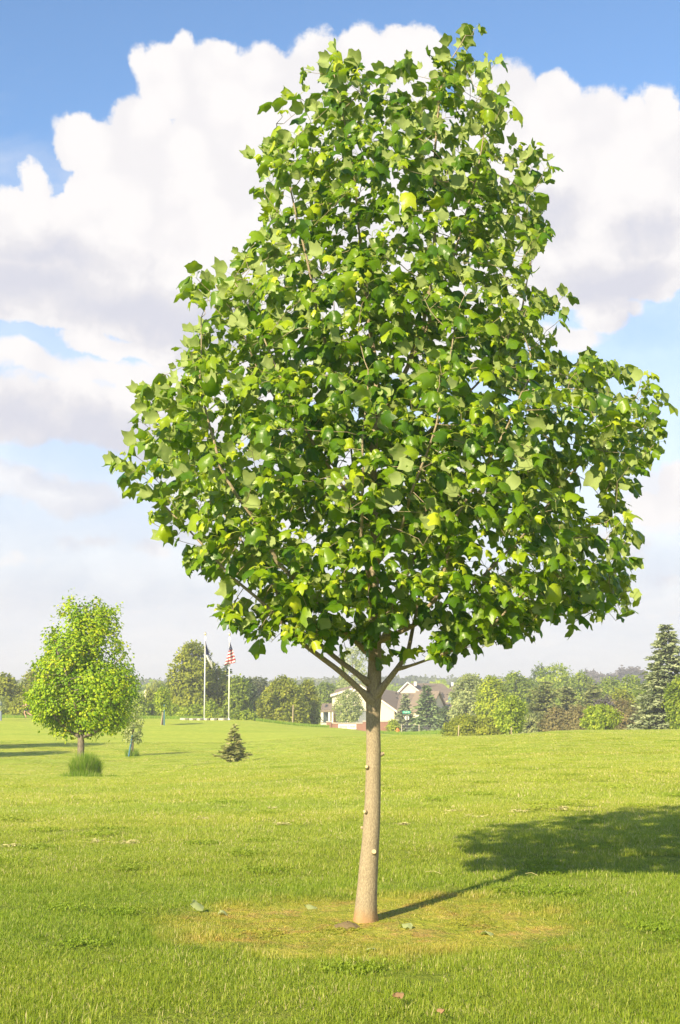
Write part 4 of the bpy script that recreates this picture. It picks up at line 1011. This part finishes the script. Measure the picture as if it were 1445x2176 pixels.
for (a, b) in ((384, 402), (403, 418), (419, 433), (436, 446), (448, 463), (465, 484)):
    n_ = 8
    for i in range(n_):
        p0 = ground(a+(b-a)*i/n_, 132.6); p1 = ground(a+(b-a)*(i+1)/n_, 132.6); c0 = .5+.5*math.sin(math.pi*i/n_); c1 = .5+.5*math.sin(math.pi*(i+1)/n_)
        eb.add([(p0.x, p0.y-c0*1.0, p0.z-.1), (p1.x, p1.y-c1*1.0, p1.z-.1), (p1.x, p1.y-c1*1.0, p1.z+.17), (p0.x, p0.y-c0*1.0, p0.z+.17), (p0.x, p0.y+.3, p0.z-.1), (p1.x, p1.y+.3, p1.z-.1), (p1.x, p1.y+.3, p1.z+.17), (p0.x, p0.y+.3, p0.z+.17)],
               [(0,1,2,3), (3,2,6,7), (5,4,7,6)])
e_ = eb.build('bed_edging', m_conc); tag(e_, 'scalloped pale concrete edging at the foot of the flagpoles', 'edging')

# ------------------------------------------------------------------ houses
m_wall = mat_plain('cream_siding', (.72,.63,.50), .8, .05, 1.5, .05)
m_roof = mat_plain('brown_shingles', (.225,.175,.125), .9, .22, 1.3, .5)
m_trim = mat_plain('cream_trim', (.78,.74,.66), .6, .04, 1)
m_brick = mat_plain('red_brick', (.30,.155,.11), .9, .2, 5, .3)
m_glass = mat_plain('window_glass', (.05,.07,.08), .12, .1, 1, .0, spec=.8)
m_dark = mat_plain('dark_metal', (.06,.06,.055), .6, .2, 3)
m_orange = mat_plain('orange_wood', (.50,.24,.06), .6, .15, 3)
m_grey = mat_plain('grey_shade_and_metal', (.22,.23,.24), .7, .08, 2)  # metal bits, and the painted shade of the garage recess
m_skyl = mat_plain('skylight_glass', (.16,.27,.27), .15, .05, 1, 0, spec=.8)
DH = 210.
house = empty('town_house', tuple(ground(800, DH))); tag(house, 'cream sided house with brown shingle roofs in the middle distance', 'house')
HO = tuple(house.location)
def xz(px, py, d=DH): p = at(px, py, d); return (p.x, p.z)
def hp(name, mb, m, parent=house):
    o = mb.build(name, m, parent); o.data.transform(Matrix.Translation(-house.location)); return o
def slab(pa, pb, y0, y1, th=.22, over=.3):       # sloping roof slab between two (x,z) points
    (x0, z0), (x1, z1) = pa, pb
    return [(x0, z0), (x1, z1), (x1, z1+th), (x0, z0+th)], y0-over, y1
ZB = 1562
w = MB()
w.prism([xz(*q) for q in [(748,ZB),(838,ZB),(838,1510),(766,1458),(748,1471)]], DH, DH+14)
w.prism([xz(*q) for q in [(706,ZB),(748,ZB),(748,1465),(706,1478)]], DH+.05, DH+13)
hp('wall', w, m_wall)
w = MB(); w.prism([xz(*q, DH+1.5) for q in [(838,ZB),(1010,ZB),(1010,1513),(838,1513)]], DH+1.5, DH+12); hp('wall', w, m_wall)
w = MB(); w.prism([xz(*q, DH+1.5) for q in [(838,ZB),(1010,ZB),(1010,1541),(838,1541)]], DH+1.38, DH+1.499); hp('plinth', w, m_brick)
rf = MB()
for pa, pb in (((744,1474), (766,1458)), ((766,1458), (844,1514))):
    p, a, b = slab(xz(*pa), xz(*pb), DH, DH+14, .35); rf.prism(p, a, b)
p, a, b = slab(xz(702,1479), xz(749,1464), DH, DH+13, .28); rf.prism(p, a, b)
r1 = hp('roof', rf, m_roof)
ft = MB()
for pa, pb in (((744,1475), (766,1459.5)), ((766,1459.5), (844,1515)), ((702,1480.5), (749,1466))):
    p, a, b = slab(xz(*pa), xz(*pb), DH-.33, DH-.31, .30, .0); ft.prism(p, a-.03, b)
hp('fascia', ft, m_trim)
# roof volume rising behind the left part
def quadroof(name, pts, m=m_roof, th=.25):       # pts: (px,py,d) corners
    P = [at(*q) for q in pts]; n_ = len(P); mb = MB(); mb.add(P+[p-Vector((0, 0, th)) for p in P], [tuple(range(n_)), tuple(range(2*n_-1, n_-1, -1))]+[((i+1) % n_, i, i+n_, (i+1) % n_+n_) for i in range(n_)])
    return hp(name, mb, m)
quadroof('roof', [(706,1477,DH+.6),(766,1458,DH+.6),(766,1453,DH+7),(714,1465,DH+7)])
quadroof('roof', [(766,1459,DH+1),(840,1512,DH+1),(850,1471,DH+11),(785,1458,DH+11)])
quadroof('roof', [(838,1513,DH+1),(1012,1513,DH+1),(1000,1471,DH+11),(800,1471,DH+11)])      # main roof plane
quadroof('roof', [(866,1452,DH+11.2),(893,1473,DH+11.2),(965,1473,DH+11.2),(940,1452.5,DH+20),(866,1451.5,DH+20)])
quadroof('roof', [(940,1473,DH+11.2),(1012,1473,DH+11.2),(1000,1453,DH+19),(968,1453,DH+19)])
w = MB(); w.prism([xz(*q, DH+11) for q in [(845,1475),(897,1475),(866,1452)]], DH+10.6, DH+16); hp('upper_gable', w, m_wall)
ft = MB()
for pa, pb in (((844,1473), (866,1451.5)), ((866,1451.5), (896,1474.5))):
    p, a, b = slab(xz(*pa, DH+10.5), xz(*pb, DH+10.5), DH+10.5, DH+12, .2, .25); ft.prism(p, a, b)
hp('gable_trim', ft, m_trim)
# shaded dormer gable on the right, turned away from the sun
dm = empty('dormer', (0, 0, 0)); dm.parent = house
cdx = at(931, 1500, DH+1.5); w = MB(); hw_, pk_ = 2.9, xz(928, 1473, DH-1)[1]; ev = xz(928, 1512, DH-1)[1]; bt = xz(928, ZB, DH-1)[1]
w.prism([(-hw_, bt), (hw_, bt), (hw_, ev), (0, pk_), (-hw_, ev)], 0, 3.4)
dw = w.build('dormer_wall', m_wall, house)
w2 = MB()
for pa, pb in (((-hw_-.3, ev-.15), (0, pk_+.05)), ((0, pk_+.05), (hw_+.3, ev-.15))):
    p, a, b = slab(pa, pb, 0, 3.6, .25, .3); w2.prism(p, a, b)
dr = w2.build('dormer_roof', m_roof, house)
mt = Matrix.Translation(cdx*1.0-Vector((0, 0, cdx.z))-house.location)@Matrix.Rotation(R(62), 4, 'Z')
dw.data.transform(mt); dr.data.transform(mt); bpy.data.objects.remove(dm)
# porch
w = MB(); P4 = [at(681,1509,DH-3), at(712,1508,DH-3), at(716,1494,DH+2), at(684,1495,DH+2)]
hp('porch_roof', MB().add(P4+[p-Vector((0, 0, .3)) for p in P4], [(0,1,2,3), (7,6,5,4), (1,0,4,5), (2,1,5,6), (3,2,6,7), (0,3,7,4)]), m_roof)
w = MB()
for a, b in ((685,689), (699,703), (706,709)): w.box(xz(a,0,DH-2.8)[0], xz(b,0,DH-2.8)[0], DH-2.9, DH-2.6, xz(0,ZB)[1], xz(0,1511)[1])
hp('porch_column', w, m_trim)
hp('porch_wall', MB().box(xz(684,0)[0], xz(712,0)[0], DH-.6, DH+2, xz(0,ZB)[1], xz(0,1510)[1]), m_wall)
hp('window', MB().box(xz(689,0)[0], xz(699,0)[0], DH-.72, DH-.58, xz(0,1536)[1], xz(0,1512)[1]), m_glass)
hp('window', MB().box(xz(690,0,DH-1)[0], xz(694,0,DH-1)[0], DH-.2, DH-.1, xz(0,1501)[1], xz(0,1497)[1]), m_glass) if False else None
hp('door', MB().box(xz(709.5,0)[0], xz(714,0)[0], DH-.72, DH-.02, xz(0,1541)[1], xz(0,1518)[1]), m_orange)
hp('garage_shade_panel', MB().box(xz(747,0)[0], xz(781,0)[0], DH-.1, DH-.003, xz(0,1541)[1], xz(0,1510)[1]), m_grey)  # flat panel whose grey stands in for the shade inside the garage recess
hp('skylight', MB().add([at(690,1504,DH-.9)+Vector((0,0,.1)), at(695,1504,DH-.9)+Vector((0,0,.1)), at(697,1499,DH+.5)+Vector((0,0,.15)), at(692,1499,DH+.5)+Vector((0,0,.15))], [(0,1,2,3)]), m_dark)
sk_ = [at(952.5,1491,DH+5.6), at(959,1491,DH+5.6), at(962,1481,DH+8.2), at(955,1481,DH+8.2)]
hp('skylight', MB().add([p+Vector((0,0,.35)) for p in sk_]+[p-Vector((0,0,.2)) for p in sk_], [(0,1,2,3),(1,0,4,5),(2,1,5,6),(3,2,6,7),(0,3,7,4)]), m_skyl)
for (px, py, hh__) in ((841,1480,.9), (843,1487,.7), (940,1478,.8), (942,1483,.6), (849,1476,.35), (869,1476,.3), (888,1476,.3), (951,1477,.3), (957,1458,.3)):
    c_ = at(px, py, DH+(1-(py-1471)/42)*10+1 if py > 1470 else DH+17)
    hp('roof_vent', MB().tube([(c_.x, c_.y, c_.z-.3), (c_.x, c_.y, c_.z+hh__*.6)], [.14, .14], 8), m_dark)
hp('chimney', MB().box(xz(871,0,DH+12)[0], xz(875.5,0,DH+12)[0], DH+12, DH+13.5, xz(0,1458,DH+12)[1], xz(0,1448.5,DH+12)[1]), m_trim)
hp('chimney', MB().box(xz(945.5,0,DH+18)[0], xz(949.5,0,DH+18)[0], DH+18, DH+19, xz(0,1458,DH+18)[1], xz(0,1450,DH+18)[1]), m_white)

h2 = empty('small_house', (at(314,1500,330).x, 330, at(314,1480,330).z)); tag(h2, 'tiny far white house with a brown roof above the bushes', 'house')
def q3(px, py): p = at(px, py, 330)-h2.location; return (p.x, p.z)
MB().prism([q3(*q) for q in [(306,1490),(315,1490),(315,1471),(310,1464),(306,1469)]], 0, 8).build('wall', m_wall, h2)
MB().prism([q3(*q) for q in [(315,1490),(322,1490),(322,1469),(315,1471)]], .5, 8).build('wall', m_wall, h2)
MB().prism([q3(*q) for q in [(315,1471.5),(322.5,1470),(318.5,1463.5),(310,1463.5)]], .2, 7.5).build('roof', m_roof, h2)

# brick entrance wall with its sign
DB = 165.
bwall = empty('brick_wall', tuple(ground(760, DB))); tag(bwall, 'low red brick entrance wall with pale caps in front of the house', 'wall')
BO = bwall.location
def bx(px0, px1, py0, py1, y0, y1):
    a = at(px0, py1, DB)-BO; b = at(px1, py0, DB)-BO; return MB().box(a.x, b.x, y0, y1, a.z, b.z)
bx(694, 704, 1534.5, 1556, -.35, .35).build('pillar', m_brick, bwall); bx(693, 705, 1532.5, 1534.5, -.42, .42).build('cap', m_conc, bwall)
bx(704, 771, 1537.5, 1556, -.2, .2).build('brick_panel', m_brick, bwall); bx(704, 770.5, 1535.8, 1537.5, -.27, .27).build('cap', m_conc, bwall)
bx(771, 826, 1533.5, 1556, -.3, .3).build('brick_panel', m_brick, bwall); bx(770.5, 827, 1531.5, 1533.5, -.37, .37).build('cap', m_conc, bwall)
bx(688, 694, 1536, 1552, -.3, .3).build('end_stone', m_conc, bwall)
sign = bx(719, 757, 1539, 1549.5, -.27, -.203).build('sign_panel', m_white, bwall)
def text(body, size, loc, m, parent, name='lettering', rot=(R(90), 0, 0), ext=.01):
    cu = bpy.data.curves.new(name, 'FONT'); cu.body = body; cu.size = size; cu.align_x = 'CENTER'; cu.align_y = 'CENTER'; cu.extrude = ext
    o = bpy.data.objects.new(name, cu); o.rotation_euler = rot; o.location = loc; cu.materials.append(m); me = bpy.data.meshes.new_from_object(o); me.name = name; p_ = bpy.data.objects.new(name, me); p_.rotation_euler = rot; p_.location = loc; COL.objects.link(p_); p_.parent = parent; bpy.data.objects.remove(o); return p_
cs = at(738, 1543.8, DB)-BO
text('Spring Creek', .36, (cs.x, -.285, cs.z), mat_plain('gold_letter', (.25,.20,.10), .6), sign)

# street sign and stop sign seen from behind
DS = 172.
sp = empty('street_sign', tuple(ground(864.5, DS))); tag(sp, 'green street name blade over the pale back of a stop sign on a dark post', 'street sign')
zt = at(864, 1511, DS).z-sp.location.z
MB().tube([(0, 0, -.1), (0, 0, zt*.5), (0, 0, zt)], .05, 8).build('post', m_dark, sp)
m_gs = mat_plain('green_sign', (.02,.36,.24), .5, .05, 2, 0)
a = at(855.5, 1516, DS)-sp.location; b = at(872, 1510.8, DS)-sp.location
gb = MB().box(a.x, b.x, -.09, -.055, a.z, b.z).build('name_blade', m_gs, sp)
text('Oak Pl', .26, ((a.x+b.x)/2, -.10, (a.z+b.z)/2), m_white, gb)
zc = at(864, 1525.6, DS).z-sp.location.z
oc = MB(); oc.prism([(.30*math.cos(R(22.5+45*i)), zc+.30*math.sin(R(22.5+45*i))) for i in range(8)], .06, .075); oc.build('stop_sign_back', mat_plain('sign_back', (.62,.62,.60), .45, .04), sp)
MB().box(-.035, .035, .035, .0595, zc-.35, zc+.35).build('bracket', m_grey, sp)
# short post and rail fence
fe = empty('wire_fence', tuple(ground(874, 168))); tag(fe, 'thin wire fence with pale posts below the street sign', 'fence')
def fz(px, py): return at(px, py, 168)-fe.location
for px in (853.5, 890.5):
    p = fz(px, 1540); MB().tube([(p.x, 0, -.1), (p.x, 0, p.z)], .05, 7).build('post', m_conc, fe)
for py in (1541, 1546, 1551):
    p, q = fz(836, py), fz(930, py); MB().tube([(p.x, 0, p.z), (q.x, 0, q.z)], .014, 5).build('wire', m_grey, fe)
mbx = empty('mailbox', tuple(ground(909.5, 160))); tag(mbx, 'black box on a post below the larger spruce', 'mailbox')
p = at(905.5, 1549, 160)-mbx.location
MB().tube([(0, 0, -.1), (0, 0, p.z+.2)], .05, 8).build('post', m_wood, mbx)
bb = MB().box(p.x-.25, p.x+.22, -.25, .25, p.z-.0, p.z+.28); bb.build('box', m_dark, mbx)
hy = ground(844.6, 158); hm = MB().tube([(0,0,-.1),(0,0,.42),(0,0,.46),(0,0,.58),(0,0,.66),(0,0,.72)], [.13,.13,.17,.15,.09,.02], 12)
hm.tube([(-.22,0,.40),(.22,0,.40)], .06, 8); ho = hm.build('fire_hydrant', mat_plain('orange_paint', (.75,.22,.05), .5)); ho.location = hy; tag(ho, 'orange hydrant in the grass left of the street sign', 'hydrant', 'hydrants')
hy = at(1173, 1549, 120); m_yel = mat_plain('yellow_paint', (.78,.50,.05), .5); ho2 = ho.copy(); ho2.data = ho.data.copy(); ho2.data.materials[0] = m_yel; COL.objects.link(ho2); ho2.location = ground(1173, 141); tag(ho2, 'yellow hydrant under the brown pines', 'hydrant', 'hydrants')
# road strips beyond the lawn
m_road = mat_plain('road_asphalt', (.30,.28,.26), .9, .1, 1)
def strip(name, pts, w_, dz=.03):
    P = []
    for px, d in pts: P.append(ground(px, d, dz)); P.append(ground(px, d+w_, dz))
    F_ = [(2*i, 2*i+2, 2*i+3, 2*i+1) for i in range(len(pts)-1)]
    o = MB().add(P, F_).build(name, m_road); tag(o, kind='structure')
strip('road', [(a, 158) for a in range(840, 1500, 10)], 6, .10)
strip('driveway', [(a, 146) for a in range(1100, 1215, 6)], 9, .05)

# ------------------------------------------------------------------ runner
rp = at(56, 1525.5, 134.); rp.z = gz(rp.x, rp.y)
run = empty('person', tuple(rp)); tag(run, 'bare chested person in dark shorts running left along the hedge', 'person')
m_skin = mat_plain('skin', (.58,.34,.24), .6, .05, 5, .02); m_short = mat_plain('navy_shorts', (.025,.03,.06), .8, .1, 8); m_hair = mat_plain('dark_hair', (.04,.025,.015), .7, .2, 20); m_shoe = mat_plain('shoe', (.10,.09,.09), .6)
def skin(name, nodes, edges, mat, parent, sub=2, root=0):
    me = bpy.data.meshes.new(name); me.from_pydata([n_[:3] for n_ in nodes], edges, []); o = bpy.data.objects.new(name, me); COL.objects.link(o); o.parent = parent
    md = o.modifiers.new('skin', 'SKIN'); md.use_smooth_shade = True
    for i, n_ in enumerate(nodes): me.skin_vertices[0].data[i].radius = (n_[3], n_[4] if len(n_) > 4 else n_[3])
    me.skin_vertices[0].data[root].use_root = True
    o.modifiers.new('sub', 'SUBSURF').levels = 1; o.modifiers[-1].render_levels = sub; me.materials.append(mat); return o
# x: -x is forward (running left); y: body side; z up
body = [(.02,0,.93,.13,.12),(-.01,0,1.10,.12,.11),(-.04,0,1.28,.15,.12),(-.06,0,1.42,.13,.10),(-.085,0,1.50,.055),(-.10,0,1.56,.06),(-.115,0,1.63,.085,.075),(-.115,0,1.70,.088,.08),(-.105,0,1.77,.05),
 (.0,-.10,.86,.095),(-.20,-.10,.52,.06),(-.02,-.10,.16,.042),(.0,-.10,.08,.04),(-.12,-.10,.045,.035),
 (.03,.10,.86,.095),(.12,.10,.47,.06),(.42,.10,.30,.045),(.50,.10,.30,.04),(.53,.10,.20,.033),
 (-.05,-.19,1.41,.055),(.02,-.24,1.14,.042),(-.22,-.20,1.15,.03),(-.30,-.18,1.17,.032),
 (-.05,.19,1.41,.055),(.18,.25,1.20,.042),(.02,.24,1.06,.03),(-.05,.22,1.10,.03)]
be = [(0,1),(1,2),(2,3),(3,4),(4,5),(5,6),(6,7),(7,8),(0,9),(9,10),(10,11),(11,12),(12,13),(0,14),(14,15),(15,16),(16,17),(17,18),(3,19),(19,20),(20,21),(21,22),(3,23),(23,24),(24,25),(25,26)]
for hx, hy_, hz_, s_ in ((-.30,-.18,1.17,-1), (-.05,.22,1.10,1)):   # five short fingers per hand
    base_i = 22 if s_ == -1 else 26
    for f_ in range(4):
        body.append((hx-.06, hy_+(.022*(f_-1.5)), hz_+.02-.004*f_, .010)); body.append((hx-.075, hy_+(.022*(f_-1.5)), hz_-.02, .009)); be += [(base_i, len(body)-2), (len(body)-2, len(body)-1)]
    body.append((hx-.02, hy_-s_*.04, hz_+.03, .011)); be.append((base_i, len(body)-1))
body.append((-.205,0,1.665,.014)); be.append((6, len(body)-1))      # nose
skin('body', body, be, m_skin, run)
sh_ = [(.02,0,.99,.145,.135),(.01,0,.92,.14,.13),(.0,-.10,.84,.115),(-.12,-.10,.66,.10),(.03,.10,.84,.115),(.10,.10,.66,.10)]
skin('shorts', sh_, [(0,1),(1,2),(2,3),(1,4),(4,5)], m_short, run)
skin('hair', [(-.10,0,1.76,.085),(-.055,0,1.72,.08),(-.045,0,1.66,.055)], [(0,1),(1,2)], m_hair, run)
skin('shoe', [(.01,-.10,.06,.05),(-.13,-.10,.045,.045)], [(0,1)], m_shoe, run, 1); skin('shoe', [(.50,.10,.30,.05),(.54,.10,.18,.042)], [(0,1)], m_shoe, run, 1)

# ------------------------------------------------------------------ things lying on the lawn
def gp(px, py):                                  # ground point seen at a pixel
    r_ = ray(px, py); lo, hi = 4., 80.
    for _ in range(50):
        m = (lo+hi)/2; z = CAMZ+r_[2]/r_[1]*m
        if z > gz(r_[0]/r_[1]*m, m): lo = m
        else: hi = m
    return Vector((r_[0]/r_[1]*lo, lo, gz(r_[0]/r_[1]*lo, lo)))
m_fallen = leaf_mat('fallen_leaf', [(0, (.42,.48,.20)), (1, (.50,.54,.26))], trans=.35, rough=.7)
m_brownl = leaf_mat('brown_leaf', [(0, (.28,.16,.07)), (1, (.38,.23,.11))], trans=.1, rough=.8)
def fallen(px, py, size, m, lab, seed, tilt=.25, dz=.03):
    r = np.random.default_rng(seed); pv, pf = TULIP[seed % 14]; p = gp(px, py); size *= .78
    o = mesh_np('fallen_leaf', pv*size, [pf], m, attrs={'tint': np.full(len(pv), .5)}, smooth=True); o.location = p+Vector((0, 0, dz)); o.rotation_euler = (tilt, r.uniform(-.3, .3), r.uniform(0, 6.28))
    tag(o, lab, 'leaf', 'fallen leaves on the lawn')
fallen(432, 1940, .13, m_fallen, 'green fallen leaf standing up at the left rim of the bare patch', 3, .7, .03)
fallen(470, 1944, .10, m_fallen, 'flat pale leaf just right of the standing leaf', 4)
fallen(648, 1932, .12, m_fallen, 'pale green leaf lying left of the trunk', 5, .2)
fallen(872, 1972, .11, m_fallen, 'pale leaf lying just right of the trunk foot', 6, .2)
fallen(1030, 1990, .12, m_fallen, 'pale leaf lying right in the yellow patch', 7, .2)
fallen(788, 2026, .10, m_fallen, 'pale leaf in the grass directly below the trunk', 8, .2)
fallen(857, 2140, .065, m_brownl, 'brown curled leaf near the bottom of the picture', 9, .15, .07)
fallen(945, 2172, .045, m_brownl, 'small brown leaf fragment at the bottom edge', 10, .15, .06)
m_clip = mat_plain('dry_clippings', (.44,.40,.18), .9, .3, 30)
CV = []
for k, (px, py, s_) in enumerate(((28,1802,.11), (272,1795,.10), (205,1793,.07), (428,1744,.08), (600,1755,.06), (578,1722,.06), (1100,1727,.12), (1010,1740,.13), (1195,1722,.10), (965,1652,.15), (965,1727,.07), (857,1756,.05))):
    r = np.random.default_rng(300+k); n_ = 50; p = gp(px, py); q = r.normal(0, s_*.6, (n_, 2)); L_ = r.uniform(.03, .06, n_); a = r.uniform(0, 6.28, n_); z = np.abs(r.normal(.026, .010, n_)); w_ = .003
    dx, dy = np.cos(a)*L_, np.sin(a)*L_; V = np.zeros((n_, 4, 3)); q[:, 1] *= .7
    for j, (sx, sy) in enumerate(((-1, -1), (1, -1), (1, 1), (-1, 1))):
        V[:, j, 0] = p.x+q[:, 0]+dx*sx*.5-np.sin(a)*w_*sy; V[:, j, 1] = p.y+q[:, 1]+dy*sx*.5+np.cos(a)*w_*sy; V[:, j, 2] = p.z+z+r.normal(0, .005, n_)
    CV.append(V.reshape(-1, 3))
CV = np.vstack(CV); tag(mesh_np('grass_clippings', CV, [np.arange(len(CV)).reshape(-1, 4)], m_clip), 'dry grass clippings lying in faint clumps on the lawn', 'clippings', kind='stuff')
for (a, b, lab) in (((905,1871), (938,1875), 'dry straw stalk right of the trunk'), ((1117,1875), (1143,1879), 'dry straw stalk farther right below the shadow')):
    p, q = gp(*a), gp(*b); o = MB().tube([(0, 0, .07), tuple((q-p)*.5+Vector((0, 0, .085))), tuple((q-p)+Vector((0, 0, .07)))], .0020, 5).build('straw_stalk', m_clip); o.location = p; tag(o, lab, 'straw', 'straw stalks')
m_soil = mat_plain('bare_soil', (.19,.14,.07), .95, .3, 25, .6)
p = gp(738, 1970); V = []; F_ = []
for i in range(7):
    for j in range(24):
        a = 2*math.pi*j/24; r_ = i/6; k_ = 1+.25*mnoise.noise((math.cos(a)*2, math.sin(a)*2, 1)); V.append((math.cos(a)*.11*r_*k_, math.sin(a)*.09*r_*k_, .036*(1-r_**2)+.022*mnoise.noise((i*2., j*.9, 0))-.012*r_))
F_ = [(i*24+j, i*24+(j+1) % 24, (i+1)*24+(j+1) % 24, (i+1)*24+j) for i in range(6) for j in range(24)]
o = MB().add(V, F_).build('soil_mound', m_soil, smooth=True); o.location = p; tag(o, 'small brown soil mound at the left foot of the trunk', 'soil mound')

# two trees left of the view whose shadows reach the lawn behind the maple
def cast_tree(px, d, lab):
    r_ = leafy('shade_tree', lab, 'tree', px, d, 1330, 150, M['mid'], 'oval', .25, 2600, .3, .3, group='trees left of the view')
for (x, y, lab) in ((-23.1, 82, 'leafy tree out of view to the left, farther one'), (-22.6, 72, 'leafy tree out of view to the left, nearer one')):
    cast_tree(CX+F0*x/y, y, lab)

# ------------------------------------------------------------------ haze
m_haze, t = newmat('haze_air')
pv_ = t.new('ShaderNodeVolumePrincipled'); pv_.inputs['Color'].default_value = (.90,.93,1.0,1); pv_.inputs['Density'].default_value = .0008; pv_.inputs['Anisotropy'].default_value = 0.
o_ = t.new('ShaderNodeOutputMaterial'); t.l.new(pv_.outputs[0], o_.inputs['Volume'])
HZ = MB().box(-3300, 3300, -60, 3400, -16, 22).build('haze', m_haze); tag(HZ, 'thin pale summer haze in the distance', 'haze', kind='stuff')
